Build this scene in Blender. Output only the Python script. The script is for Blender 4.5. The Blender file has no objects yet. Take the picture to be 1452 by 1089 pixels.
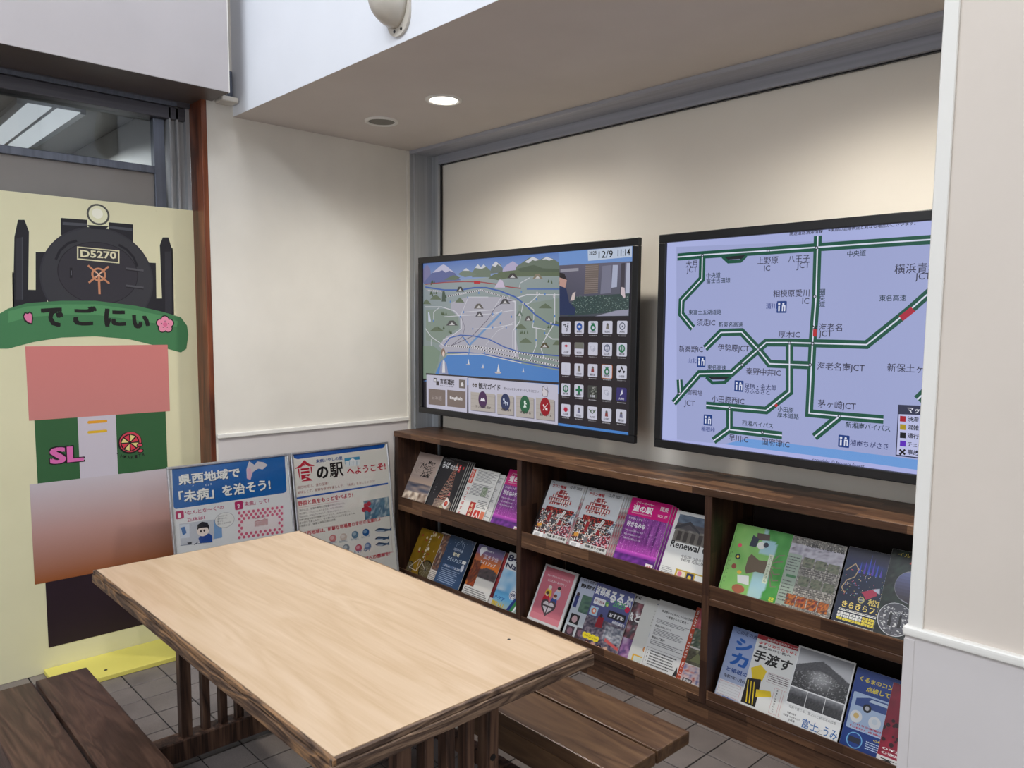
import bpy, bmesh, math, random
from mathutils import Vector, Matrix, noise
random.seed(7)
sc = bpy.context.scene
COL = sc.collection

# ------------------------------------------------------------------ camera
# World: X along the alcove's back wall, Y into the room, Z up, metres. The
# camera was solved from the photograph's vanishing points.
W, H = 1452.0, 1089.0
F_PX, CX, CY = 1098.60, 733.50, 564.71
YAW, PITCH, ROLL = -0.80967976, -0.09544829, -0.0084588
CAM = Vector((3.65, 0.0, 1.54))
fwd = Vector((math.sin(YAW) * math.cos(PITCH), math.cos(YAW) * math.cos(PITCH), math.sin(PITCH)))
r0 = fwd.cross(Vector((0, 0, 1))).normalized()
d0 = fwd.cross(r0)
right = math.cos(ROLL) * r0 + math.sin(ROLL) * d0
down = -math.sin(ROLL) * r0 + math.cos(ROLL) * d0
cam_data = bpy.data.cameras.new('camera')
cam = bpy.data.objects.new('camera', cam_data)
COL.objects.link(cam)
m = Matrix((right, -down, -fwd)).transposed().to_4x4()
m.translation = CAM
cam.matrix_world = m
cam_data.sensor_fit = 'HORIZONTAL'
cam_data.sensor_width = 36
cam_data.lens = F_PX / W * 36
cam_data.shift_x = -(CX - W / 2) / W
cam_data.shift_y = (CY - H / 2) / W
cam_data.clip_start = 0.02
sc.camera = cam

# ------------------------------------------------------------------ world, light, exposure
sc.view_settings.view_transform = 'Standard'
sc.view_settings.look = 'None'
sc.view_settings.gamma = 1.0
sc.view_settings.exposure = 0.0
sc.view_settings.use_curve_mapping = False
sc.cycles.max_bounces = 7
sc.cycles.diffuse_bounces = 4
sc.cycles.glossy_bounces = 3
sc.cycles.transmission_bounces = 4
sc.cycles.transparent_max_bounces = 6
sc.cycles.sample_clamp_indirect = 4.0
sc.cycles.caustics_reflective = False
sc.cycles.caustics_refractive = False
sc.cycles.use_denoising = True

world = bpy.data.worlds.new('world')
sc.world = world
world.use_nodes = True
wn = world.node_tree.nodes
wn['Background'].inputs[0].default_value = (0.86, 0.93, 1.0, 1)
wn['Background'].inputs[1].default_value = 1.0


def area_light(name, loc, target, sx, sy, power, col, spread=180):
    ld = bpy.data.lights.new(name, 'AREA')
    ld.shape = 'RECTANGLE'
    ld.size, ld.size_y, ld.energy, ld.color = sx, sy, power, col
    ld.spread = math.radians(spread)
    o = bpy.data.objects.new(name, ld)
    COL.objects.link(o)
    o.location = loc
    o.rotation_euler = (Vector(target) - Vector(loc)).to_track_quat('-Z', 'Y').to_euler()
    return o


# daylight through the high clerestory and the glazed shop front behind the camera
area_light('clerestory_daylight', (2.6, -3.2, 5.9), (1.5, 1.6, 1.6), 3.4, 1.0, 205, (0.90, 0.95, 1.0))
area_light('shopfront_daylight', (4.6, -3.85, 1.9), (1.4, 2.0, 1.3), 4.4, 2.4, 50, (0.92, 0.95, 1.0))
area_light('hall_ceiling_light', (2.9, 0.85, 6.2), (2.6, 0.9, 0), 1.4, 0.5, 62, (0.95, 0.97, 1.0))


def hit(px, ax, val):
    d = right * ((px[0] - CX) / F_PX) + down * ((px[1] - CY) / F_PX) + fwd
    t = (val - CAM[ax]) / d[ax]
    return CAM + d * t


# ------------------------------------------------------------------ node materials
def lin(c):
    return tuple(((x / 255) / 12.92 if x / 255 <= 0.04045 else ((x / 255 + 0.055) / 1.055) ** 2.4) for x in c[:3])


class Mat:
    def __init__(s, name, rough=0.5, metal=0.0, spec=0.5):
        s.m = bpy.data.materials.new(name)
        s.m.use_nodes = True
        s.t = s.m.node_tree
        s.n = s.t.nodes
        s.b = s.n['Principled BSDF']
        s.b.inputs['Roughness'].default_value = rough
        s.b.inputs['Metallic'].default_value = metal
        s.b.inputs['Specular IOR Level'].default_value = spec

    def node(s, kind, **kw):
        x = s.n.new(kind)
        for k, v in kw.items():
            if k.startswith('i_'):
                x.inputs[k[2:].replace('_', ' ')].default_value = v
            else:
                setattr(x, k, v)
        return x

    def link(s, a, b):
        s.t.links.new(a, b)

    def coords(s, scale=(1, 1, 1), per_object=False):
        tc = s.node('ShaderNodeTexCoord')
        mp = s.node('ShaderNodeMapping')
        mp.inputs['Scale'].default_value = scale
        s.link(tc.outputs['Object'], mp.inputs['Vector'])
        if per_object:
            oi = s.node('ShaderNodeObjectInfo')
            mu = s.node('ShaderNodeMath', operation='MULTIPLY')
            mu.inputs[1].default_value = 37.0
            s.link(oi.outputs['Random'], mu.inputs[0])
            ad = s.node('ShaderNodeVectorMath', operation='ADD')
            s.link(mp.outputs[0], ad.inputs[0])
            s.link(mu.outputs[0], ad.inputs[1])
            return ad.outputs[0]
        return mp.outputs[0]

    def ramp(s, fac, stops):
        r = s.node('ShaderNodeValToRGB')
        e = r.color_ramp.elements
        while len(e) < len(stops):
            e.new(0.5)
        for el, (p, c) in zip(e, stops):
            el.position = p
            el.color = (*lin(c), 1)
        s.link(fac, r.inputs[0])
        return r.outputs[0]

    def bump(s, fac, strength=0.2, dist=0.002):
        b = s.node('ShaderNodeBump')
        b.inputs['Strength'].default_value = strength
        b.inputs['Distance'].default_value = dist
        s.link(fac, b.inputs['Height'])
        s.link(b.outputs[0], s.b.inputs['Normal'])

    def base(s, sock):
        s.link(sock, s.b.inputs['Base Color'])


def paint(name, col, rough=0.5, var=5, spec=0.4, scale=3.0, bump=0.06):
    M = Mat(name, rough, 0, spec)
    v = M.coords((scale,) * 3)
    n = M.node('ShaderNodeTexNoise')
    n.inputs['Scale'].default_value = 1.0
    n.inputs['Detail'].default_value = 5
    M.link(v, n.inputs['Vector'])
    M.base(M.ramp(n.outputs[0], [(0.3, [c - var for c in col]), (0.7, [min(255, c + var) for c in col])]))
    n2 = M.node('ShaderNodeTexNoise')
    n2.inputs['Scale'].default_value = 160
    M.link(v, n2.inputs['Vector'])
    M.bump(n2.outputs[0], bump, 0.001)
    return M.m


def metal(name, col, rough=0.35, axis=2, met=0.85):
    M = Mat(name, rough, met)
    sc_ = [60, 60, 60]
    sc_[axis] = 1.2
    v = M.coords(tuple(sc_))
    n = M.node('ShaderNodeTexNoise')
    n.inputs['Scale'].default_value = 1
    M.link(v, n.inputs['Vector'])
    M.base(M.ramp(n.outputs[0], [(0.3, [c - 10 for c in col]), (0.7, [c + 8 for c in col])]))
    return M.m


def wood(name, dark, mid, light, axis=0, rough=0.42, scale=1.0, rings=0.5, bump=0.25, spec=0.4, contrast=(0.25, 0.5, 0.78)):
    """long grain along one axis; distorted rings with fine fibre"""
    M = Mat(name, rough, 0, spec)
    s1 = [7 * scale] * 3
    s1[axis] = 0.9 * scale
    v = M.coords(tuple(s1), True)
    n = M.node('ShaderNodeTexNoise')
    n.inputs['Scale'].default_value = 1.5
    n.inputs['Detail'].default_value = 3
    n.inputs['Distortion'].default_value = 0.6
    M.link(v, n.inputs['Vector'])
    mu = M.node('ShaderNodeMath', operation='MULTIPLY')
    mu.inputs[1].default_value = 15 * rings
    M.link(n.outputs[0], mu.inputs[0])
    fr = M.node('ShaderNodeMath', operation='PINGPONG')
    fr.inputs[1].default_value = 1.0
    M.link(mu.outputs[0], fr.inputs[0])
    s2 = [130 * scale] * 3
    s2[axis] = 5 * scale
    v2 = M.coords(tuple(s2), True)
    f = M.node('ShaderNodeTexNoise')
    f.inputs['Scale'].default_value = 1
    f.inputs['Detail'].default_value = 4
    M.link(v2, f.inputs['Vector'])
    mx = M.node('ShaderNodeMix')
    mx.inputs[0].default_value = 0.55
    M.link(fr.outputs[0], mx.inputs[2])
    M.link(f.outputs[0], mx.inputs[3])
    M.base(M.ramp(mx.outputs[0], [(contrast[0], dark), (contrast[1], mid), (contrast[2], light)]))
    M.bump(mx.outputs[0], bump, 0.002)
    return M.m


def stave_wood(name, along, dark, mid, light, rough=0.33):
    """laminated staves: short blocks of different tone with fine grain"""
    M = Mat(name, rough, 0, 0.3)
    tc = M.node('ShaderNodeTexCoord')
    sp = M.node('ShaderNodeSeparateXYZ')
    M.link(tc.outputs['Object'], sp.inputs[0])
    ad = M.node('ShaderNodeMath', operation='ADD')
    cb = M.node('ShaderNodeCombineXYZ')
    if along == 0:
        M.link(sp.outputs[1], ad.inputs[0]); M.link(sp.outputs[2], ad.inputs[1])
        M.link(sp.outputs[0], cb.inputs[0])
    else:
        M.link(sp.outputs[0], ad.inputs[0]); M.link(sp.outputs[1], ad.inputs[1])
        M.link(sp.outputs[2], cb.inputs[0])
    M.link(ad.outputs[0], cb.inputs[1])
    br = M.node('ShaderNodeTexBrick', offset=0.37, squash=1.0)
    br.inputs['Scale'].default_value = 1
    br.inputs['Mortar Size'].default_value = 0.0004
    br.inputs['Mortar'].default_value = (0.25, 0.25, 0.25, 1)
    br.inputs['Color1'].default_value = (0, 0, 0, 1)
    br.inputs['Color2'].default_value = (1, 1, 1, 1)
    br.inputs['Brick Width'].default_value = 0.26
    br.inputs['Row Height'].default_value = 0.037
    M.link(cb.outputs[0], br.inputs['Vector'])
    s2 = [90] * 3
    s2[along] = 6
    v2 = M.coords(tuple(s2))
    f = M.node('ShaderNodeTexNoise')
    f.inputs['Scale'].default_value = 1
    f.inputs['Detail'].default_value = 4
    M.link(v2, f.inputs['Vector'])
    mx = M.node('ShaderNodeMix')
    mx.inputs[0].default_value = 0.6
    M.link(br.outputs[0], mx.inputs[2])
    M.link(f.outputs[0], mx.inputs[3])
    M.base(M.ramp(mx.outputs[0], [(0.15, dark), (0.5, mid), (0.9, light)]))
    M.bump(f.outputs[0], 0.12, 0.001)
    return M.m


def plain(name, col, rough=0.5, met=0.0, spec=0.5):
    M = Mat(name, rough, met, spec)
    n = M.node('ShaderNodeTexNoise')
    n.inputs['Scale'].default_value = 25
    M.link(M.coords(), n.inputs['Vector'])
    M.base(M.ramp(n.outputs[0], [(0.3, [max(0, c - 2) for c in col]), (0.7, [min(255, c + 2) for c in col])]))
    return M.m


def glow(name, col, strength):
    M = Mat(name)
    M.b.inputs['Base Color'].default_value = (0.8, 0.8, 0.8, 1)
    M.b.inputs['Emission Color'].default_value = (*lin(col), 1)
    M.b.inputs['Emission Strength'].default_value = strength
    return M.m


def print_mat(name, emit=False, rough=0.3, gain=1.0, spec=0.4):
    """flat print or a lit screen: colours come from the artwork's own colour attribute"""
    M = Mat(name, rough, 0, spec)
    at = M.node('ShaderNodeAttribute', attribute_name='Col')
    if emit:
        M.b.inputs['Base Color'].default_value = (0.004, 0.004, 0.005, 1)
        M.link(at.outputs['Color'], M.b.inputs['Emission Color'])
        M.b.inputs['Emission Strength'].default_value = gain
    else:
        g = M.node('ShaderNodeVectorMath', operation='SCALE')
        g.inputs['Scale'].default_value = gain
        M.link(at.outputs['Color'], g.inputs[0])
        M.base(g.outputs[0])
    return M.m


MT = dict(
    wall=paint('wall_paint_cream', (219, 215, 207), 0.42),
    wall_back=paint('back_wall_panel', (238, 231, 220), 0.32, 2),
    white=paint('white_gloss_paint', (226, 224, 219), 0.35, 2),
    wains=paint('wainscot_paint', (204, 199, 199), 0.4, 3),
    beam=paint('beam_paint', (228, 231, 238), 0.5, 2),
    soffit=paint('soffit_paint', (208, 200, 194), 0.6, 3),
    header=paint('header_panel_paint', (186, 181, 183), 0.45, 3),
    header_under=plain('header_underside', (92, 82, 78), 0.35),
    pillar=paint('pillar_panel_beige', (210, 200, 190), 0.5, 3),
    alu=metal('grey_aluminium', (172, 175, 180), 0.4, 2, 0.25),
    alu_x=metal('grey_aluminium_rail', (172, 174, 184), 0.4, 0, 0.25),
    alu_y=metal('dark_aluminium_rail', (96, 96, 104), 0.35, 1, 0.6),
    black=plain('black_plastic', (16, 17, 21), 0.3),
    grout=plain('floor_grout', (32, 30, 30), 0.9),
    cherry=wood('cherry_post', (66, 32, 20), (108, 56, 34), (136, 76, 46), 2, 0.35, 1, 0.3),
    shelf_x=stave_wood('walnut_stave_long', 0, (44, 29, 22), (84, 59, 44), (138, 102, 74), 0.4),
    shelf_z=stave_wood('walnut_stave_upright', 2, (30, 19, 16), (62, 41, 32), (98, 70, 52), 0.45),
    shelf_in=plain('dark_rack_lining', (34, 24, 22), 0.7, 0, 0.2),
    bench=wood('dark_bench_plank', (48, 33, 27), (68, 48, 39), (94, 70, 57), 0, 0.34, 1.3, 0.9, 0.4, 0.4, (0.12, 0.5, 0.9)),
    bench_warm=wood('warm_bench_plank', (66, 46, 33), (92, 68, 49), (114, 87, 62), 0, 0.34, 1.0, 0.7, 0.25, 0.4, (0.12, 0.5, 0.9)),
    frame=wood('aged_table_edge', (58, 43, 36), (98, 76, 60), (150, 114, 80), 0, 0.5, 2.2, 0.8, 0.8),
    frame_y=wood('aged_table_edge_cross', (66, 50, 43), (104, 84, 70), (142, 118, 98), 1, 0.55, 2.2, 0.8, 0.8),
    leg=wood('brown_table_slat', (44, 29, 23), (84, 60, 48), (120, 92, 74), 2, 0.5, 1.4, 0.5, 0.4),
    top=wood('pale_table_laminate', (188, 160, 128), (199, 173, 144), (208, 184, 158), 0, 0.3, 1.1, 0.5, 0.03, 0.45, (0.1, 0.5, 0.9)),
    board=paint('pale_yellow_board', (222, 217, 182), 0.45, 3),
    foot=paint('yellow_foot_board', (218, 207, 104), 0.5, 5),
    paper=plain('paper_edges', (214, 212, 208), 0.6),
    silver=metal('silver_frame', (196, 197, 200), 0.3, 2, 0.8),
    beige=plain('beige_sensor_plastic', (196, 190, 180), 0.25),
    steel=metal('blue_grey_steel', (112, 118, 132), 0.35, 2, 0.7),
    darkroom=paint('inner_room_paint', (150, 148, 146), 0.6, 3),
    frost=paint('frosted_lower_pane', (142, 138, 136), 0.25, 8, 0.5, 1.6),
    pinkred=plain('pen_red', (180, 30, 40)),
    lamp=glow('downlight_glow', (255, 246, 232), 14),
    louvre=glow('fluorescent_glow', (225, 232, 240), 0.62),
    ink=print_mat('printed_ink', False, 0.28, 0.86),
    ink_matt=print_mat('matt_printed_ink', False, 0.5, 0.95),
    screen=print_mat('lit_screen', True, 0.16, 0.86, 0.35),
)


def tile_mat():
    M = Mat('porcelain_tile', 0.4, 0, 0.4)
    oi = M.node('ShaderNodeObjectInfo')
    v = M.coords((1, 1, 1), True)
    n = M.node('ShaderNodeTexNoise')
    n.inputs['Scale'].default_value = 420
    M.link(v, n.inputs['Vector'])
    n2 = M.node('ShaderNodeTexNoise')
    n2.inputs['Scale'].default_value = 9
    M.link(v, n2.inputs['Vector'])
    mx = M.node('ShaderNodeMix')
    mx.inputs[0].default_value = 0.4
    M.link(n.outputs[0], mx.inputs[2]); M.link(n2.outputs[0], mx.inputs[3])
    mx2 = M.node('ShaderNodeMix')
    mx2.inputs[0].default_value = 0.12
    M.link(mx.outputs[0], mx2.inputs[2]); M.link(oi.outputs['Random'], mx2.inputs[3])
    M.base(M.ramp(mx2.outputs[0], [(0.25, (94, 87, 86)), (0.5, (114, 106, 103)), (0.75, (134, 125, 121))]))
    M.bump(n.outputs[0], 0.12, 0.0008)
    return M.m


MT['tile'] = tile_mat()


def glass_mat():
    M = Mat('clear_glass')
    tr = M.node('ShaderNodeBsdfTransparent')
    tr.inputs[0].default_value = (0.86, 0.88, 0.88, 1)
    gl = M.node('ShaderNodeBsdfGlossy')
    gl.inputs['Roughness'].default_value = 0.02
    fr = M.node('ShaderNodeFresnel')
    fr.inputs[0].default_value = 1.5
    mx = M.node('ShaderNodeMixShader')
    M.link(fr.outputs[0], mx.inputs[0]); M.link(tr.outputs[0], mx.inputs[1]); M.link(gl.outputs[0], mx.inputs[2])
    M.link(mx.outputs[0], M.n['Material Output'].inputs[0])
    return M.m


MT['glass'] = glass_mat()


def acrylic_mat():
    """thin clear cover sheet over a framed poster"""
    M = Mat('clear_acrylic')
    tr = M.node('ShaderNodeBsdfTransparent')
    tr.inputs[0].default_value = (0.97, 0.97, 0.97, 1)
    gl = M.node('ShaderNodeBsdfGlossy')
    gl.inputs['Roughness'].default_value = 0.08
    mx = M.node('ShaderNodeMixShader')
    mx.inputs[0].default_value = 0.05
    M.link(tr.outputs[0], mx.inputs[1]); M.link(gl.outputs[0], mx.inputs[2])
    M.link(mx.outputs[0], M.n['Material Output'].inputs[0])
    return M.m


MT['acrylic'] = acrylic_mat()


# ------------------------------------------------------------------ mesh helpers
class MB:
    """collects shapes in one bmesh; build() links them as ONE mesh object"""
    def __init__(s):
        s.bm = bmesh.new()

    def box(s, x0, x1, y0, y1, z0, z1, bev=0.0, seg=1):
        r = bmesh.ops.create_cube(s.bm, size=1)
        vs = r['verts']
        for v in vs:
            v.co = Vector(((x0 + x1) / 2 + v.co.x * (x1 - x0), (y0 + y1) / 2 + v.co.y * (y1 - y0), (z0 + z1) / 2 + v.co.z * (z1 - z0)))
        if bev:
            es = list({e for v in vs for e in v.link_edges})
            bmesh.ops.bevel(s.bm, geom=es, offset=bev, segments=seg, affect='EDGES', profile=0.6)
        return s

    def prism(s, pts, ax, a, b):
        """polygon in the two other axes extruded from a to b along ax"""
        def mk(p, h):
            q = list(p); q.insert(ax, h)
            return s.bm.verts.new(q)
        A = [mk(p, a) for p in pts]
        B = [mk(p, b) for p in pts]
        n = len(pts)
        s.bm.faces.new(A); s.bm.faces.new(B[::-1])
        for i in range(n):
            s.bm.faces.new((A[i], B[i], B[(i + 1) % n], A[(i + 1) % n]))
        return s

    def cyl(s, c, r, h, ax=2, n=32, r2=None, bev=0.0):
        rr = bmesh.ops.create_cone(s.bm, cap_ends=True, segments=n, radius1=r, radius2=r if r2 is None else r2, depth=h)
        rot = {0: Matrix.Rotation(math.pi / 2, 3, 'Y'), 1: Matrix.Rotation(-math.pi / 2, 3, 'X'), 2: Matrix.Identity(3)}[ax]
        for v in rr['verts']:
            v.co = rot @ v.co + Vector(c)
        return s

    def lathe(s, c, prof, n=48):
        rings = []
        for r, z in prof:
            rings.append([s.bm.verts.new((c[0] + r * math.cos(2 * math.pi * i / n), c[1] + r * math.sin(2 * math.pi * i / n), c[2] + z)) for i in range(n)])
        for a, b in zip(rings, rings[1:]):
            for i in range(n):
                s.bm.faces.new((a[i], a[(i + 1) % n], b[(i + 1) % n], b[i]))
        return s

    def build(s, name, mat, parent=None, smooth=False):
        bmesh.ops.recalc_face_normals(s.bm, faces=s.bm.faces)
        me = bpy.data.meshes.new(name)
        off = None
        if parent is not None:
            root = parent
            while root.parent is not None:
                root = root.parent
            if root.get('worldish'):
                off = root.location.copy()
        if off is not None and off.length > 0:
            for v in s.bm.verts:
                v.co -= off
        s.bm.to_mesh(me)
        s.bm.free()
        me.materials.append(mat)
        if smooth:
            for p in me.polygons:
                p.use_smooth = True
        o = bpy.data.objects.new(name, me)
        COL.objects.link(o)
        if parent is not None:
            o.parent = parent
        return o


def tag(o, label=None, cat=None, group=None, kind=None):
    if label: o['label'] = label
    if cat: o['category'] = cat
    if group: o['group'] = group
    if kind: o['kind'] = kind
    return o


def thing(name, label, cat, loc=(0, 0, 0), group=None, matrix=None):
    o = bpy.data.objects.new(name, None)
    o.empty_display_size = 0.05
    COL.objects.link(o)
    if matrix is not None:
        o.matrix_world = matrix
    else:
        o.location = loc
        o.matrix_world = Matrix.Translation(loc)
        o['worldish'] = 1
    return tag(o, label, cat, group)


def struct(name, mb, mat, label=None, cat=None, smooth=False):
    o = mb.build(name, mat, None, smooth)
    o['kind'] = 'structure'
    if label:
        o['label'] = label
    if cat:
        o['category'] = cat
    return o


# ------------------------------------------------------------------ flat print
_text_cache = {}


def text_shape(s, bold, shear=0.0):
    key = (s, bold, shear)
    if key in _text_cache:
        return _text_cache[key]
    cu = bpy.data.curves.new('t', 'FONT')
    cu.body = s
    cu.size = 1.0
    cu.resolution_u = 2
    cu.offset = bold
    cu.shear = shear
    o = bpy.data.objects.new('t', cu)
    COL.objects.link(o)
    dg = bpy.context.evaluated_depsgraph_get()
    me = o.evaluated_get(dg).to_mesh()
    vs = [(v.co.x, v.co.y) for v in me.vertices]
    fs = [tuple(p.vertices) for p in me.polygons]
    o.evaluated_get(dg).to_mesh_clear()
    bpy.data.objects.remove(o)
    bpy.data.curves.remove(cu)
    if not vs:
        vs, fs = [(0, 0), (1, 0), (1, 1)], []
    x0, x1 = min(v[0] for v in vs), max(v[0] for v in vs)
    y0, y1 = min(v[1] for v in vs), max(v[1] for v in vs)
    r = (vs, fs, x0, x1, y0, y1)
    _text_cache[key] = r
    return r


class Surf:
    """a real plane in the room: origin (lower left), unit u, v; n faces the room"""
    def __init__(s, o, u, v, w, h):
        s.o, s.u, s.v = Vector(o), Vector(u).normalized(), Vector(v).normalized()
        s.n = s.u.cross(s.v).normalized()
        s.w, s.h = w, h

    def matrix(s):
        mm = Matrix((s.u, s.v, s.n)).transposed().to_4x4()
        mm.translation = s.o
        return mm


class Art:
    """flat artwork in a surface's own metres, one mesh with a colour attribute"""
    STEP = 0.000006

    def __init__(s, surf, crop=(0, 0, 1), z0=0.0005, clip=True):
        s.S, s.crop, s.z = surf, crop, z0
        s.V, s.F, s.C = [], [], []
        s.clip = clip

    def at(s, p):
        px = (s.crop[0] + p[0] / s.crop[2], s.crop[1] + p[1] / s.crop[2])
        d = right * ((px[0] - CX) / F_PX) + down * ((px[1] - CY) / F_PX) + fwd
        t = (s.S.o - CAM).dot(s.S.n) / d.dot(s.S.n)
        q = CAM + d * t - s.S.o
        return (q.dot(s.S.u), q.dot(s.S.v))

    def lc(s, p):
        if s.clip:
            return (min(max(p[0], 0.0005), s.S.w - 0.0005), min(max(p[1], 0.0005), s.S.h - 0.0005))
        return p

    def _face(s, pts, col, cols=None):
        b = len(s.V)
        s.V += [(p[0], p[1], s.z) for p in pts]
        s.F.append(tuple(range(b, b + len(pts))))
        s.C.append(cols if cols else [col] * len(pts))

    def poly_l(s, pts, col, cols=None):
        s._face([s.lc(p) for p in pts], col, cols)
        s.z += s.STEP

    def poly(s, pts, col, cols=None):
        s.poly_l([s.at(p) for p in pts], col, cols)

    def fr(s, f):
        return (f[0] * s.S.w, (1 - f[1]) * s.S.h)

    def rect(s, x0, y0, x1, y1, col, col2=None):
        """fractions of the surface, y from the top"""
        P = [s.fr(p) for p in ((x0, y1), (x1, y1), (x1, y0), (x0, y0))]
        s.poly_l(P, col, [col2, col2, col, col] if col2 else None)

    def fpoly(s, pts, col, cols=None):
        s.poly_l([s.fr(p) for p in pts], col, cols)

    def rrect_l(s, u0, v0, u1, v1, r, col):
        pts = []
        for cx, cy, a0 in ((u1 - r, v1 - r, 0), (u0 + r, v1 - r, 90), (u0 + r, v0 + r, 180), (u1 - r, v0 + r, 270)):
            for k in range(5):
                a = math.radians(a0 + k * 22.5)
                pts.append((cx + r * math.cos(a), cy + r * math.sin(a)))
        s.poly_l(pts, col)

    def rrect(s, A, B, r, col):
        """A lower left, B upper right as seen points"""
        a, b = s.at(A), s.at(B)
        s.rrect_l(a[0], a[1], b[0], b[1], r, col)

    def disc_l(s, c, rx, ry, col, n=28, cols=None):
        s.poly_l([(c[0] + rx * math.cos(2 * math.pi * i / n), c[1] + ry * math.sin(2 * math.pi * i / n)) for i in range(n)], col)
        if n <= 8:
            s.z -= s.STEP * 0.85

    def disc(s, p, rx, col, ry=None, n=28):
        s.disc_l(s.at(p), rx, ry or rx, col, n)

    def fdisc(s, f, rx, col, ry=None, n=28):
        s.disc_l(s.fr(f), rx, ry or rx, col, n)

    def ring(s, p, r, w, col, n=36, a0=0, a1=360):
        c = s.at(p)
        pts = [(c[0] + r * math.cos(math.radians(a0 + (a1 - a0) * i / n)), c[1] + r * math.sin(math.radians(a0 + (a1 - a0) * i / n))) for i in range(n + 1)]
        s.line_l(pts, w, col)

    def line_l(s, pts, w, col):
        h = w / 2
        n = len(pts)
        L, R = [], []
        for i in range(n):
            a = Vector(pts[max(i - 1, 0)]); b = Vector(pts[i]); c = Vector(pts[min(i + 1, n - 1)])
            d1 = (b - a).normalized() if i > 0 else (c - b).normalized()
            d2 = (c - b).normalized() if i < n - 1 else d1
            t = (d1 + d2)
            t = t.normalized() if t.length > 1e-6 else d1
            nn = Vector((-t.y, t.x))
            k = h / max(0.5, nn.dot(Vector((-d1.y, d1.x))))
            L.append(b + nn * k); R.append(b - nn * k)
        for i in range(n - 1):
            q = [L[i], L[i + 1], R[i + 1], R[i]]
            s._face([s.lc((p.x, p.y)) for p in q], col)
        s.z += s.STEP

    def line(s, pts, w, col):
        s.line_l([s.at(p) for p in pts], w, col)

    def fline(s, pts, w, col):
        s.line_l([s.fr(p) for p in pts], w, col)

    def text_l(s, txt, u0, v0, w, col, h=None, bold=0.012, shear=0.0):
        vs, fs, x0, x1, y0, y1 = text_shape(txt, min(bold, 0.008), shear)
        e = max(0.0, bold - 0.008) * 0.8          # heavier faces: overprint with small shifts
        kx = w / (x1 - x0 + 2 * e)
        ky = h / (y1 - y0 + 2 * e) if h else kx
        for ex, ey in (((-1, -1), (1, -1), (-1, 1), (1, 1), (0, 0)) if e > 0.008 else ((0, 0),)):
            b = len(s.V)
            s.V += [(*s.lc((u0 + (x - x0 + e + ex * e) * kx, v0 + (y - y0 + e + ey * e) * ky)), s.z) for x, y in vs]
            for f in fs:
                s.F.append(tuple(i + b for i in f))
                s.C.append([col] * len(f))
            s.z += s.STEP * 0.25
        s.z += s.STEP

    def text(s, txt, A, B, col, top=None, bold=0.012, shear=0.0):
        """A, B: lower left and lower right as seen; top: a seen point at the cap line"""
        a, b = s.at(A), s.at(B)
        h = (s.at(top)[1] - a[1]) if top else None
        s.text_l(txt, a[0], a[1], b[0] - a[0], col, h, bold, shear)

    def ftext(s, txt, x0, y1, x1, col, y0=None, bold=0.012, shear=0.0):
        a = s.fr((x0, y1)); b = s.fr((x1, y1))
        h = (s.fr((x0, y0))[1] - a[1]) if y0 is not None else None
        s.text_l(txt, a[0], a[1], b[0] - a[0], col, h, bold, shear)

    def vtext(s, txt, x, y0, y1, size, col, bold=0.012):
        """a vertical column of characters, fractions"""
        n = len(txt)
        for i, ch in enumerate(txt):
            y = y0 + (y1 - y0) * (i + 0.85) / n
            a = s.fr((x, y))
            s.text_l(ch, a[0], a[1], size, col, size, bold)

    def dashes(s, x0, y0, x1, y1, rows, col, fill=0.6, seed=1):
        """body copy too small to read"""
        rnd = random.Random(seed)
        rh = (y1 - y0) / rows
        for r in range(rows):
            x = x0
            end = x1 - rnd.random() * 0.25 * (x1 - x0)
            while x < end:
                w = (0.012 + rnd.random() * 0.02)
                P = [s.fr(p) for p in ((x, y0 + rh * (r + fill)), (min(x + w, end), y0 + rh * (r + fill)), (min(x + w, end), y0 + rh * r), (x, y0 + rh * r))]
                s._face([s.lc(p) for p in P], col)
                x += w + 0.006
        s.z += s.STEP

    def photo(s, x0, y0, x1, y1, fn, nx=36, ny=36, smooth=True):
        """a small printed picture as a grid of coloured cells; fn(a, b) -> rgb, b from the top"""
        b = len(s.V)
        for j in range(ny + 1):
            for i in range(nx + 1):
                p = s.lc(s.fr((x0 + (x1 - x0) * i / nx, y0 + (y1 - y0) * j / ny)))
                s.V.append((p[0], p[1], s.z))
        cc = {}
        for j in range(ny + 1):
            for i in range(nx + 1):
                cc[i, j] = fn(i / nx, j / ny)
        for j in range(ny):
            for i in range(nx):
                q = b + j * (nx + 1) + i
                s.F.append((q + nx + 1, q + nx + 2, q + 1, q))
                s.C.append([cc[i, j + 1], cc[i + 1, j + 1], cc[i + 1, j], cc[i, j]] if smooth else [cc[i, j]] * 4)
        s.z += s.STEP

    def build(s, name, mat, parent, label=None):
        assert s.z < 0.009, (name, s.z)
        me = bpy.data.meshes.new(name)
        me.from_pydata(s.V, [], s.F)
        at = me.color_attributes.new('Col', 'FLOAT_COLOR', 'CORNER')
        buf = []
        memo = {}
        for cs in s.C:
            for c in cs:
                c = tuple(c[:3])
                if c not in memo:
                    memo[c] = (*lin([min(255, max(0, x)) for x in c]), 1.0)
                buf.extend(memo[c])
        at.data.foreach_set('color', buf)
        me.materials.append(mat)
        me.update()
        o = bpy.data.objects.new(name, me)
        COL.objects.link(o)
        o.parent = parent
        if label:
            o['label'] = label
        return o


def nz(x, y, sd=0.0):
    return noise.noise(Vector((x, y, sd))) * 0.5 + 0.5


def mix(a, b, t):
    t = max(0, min(1, t))
    return tuple(a[i] + (b[i] - a[i]) * t for i in range(3))


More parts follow.
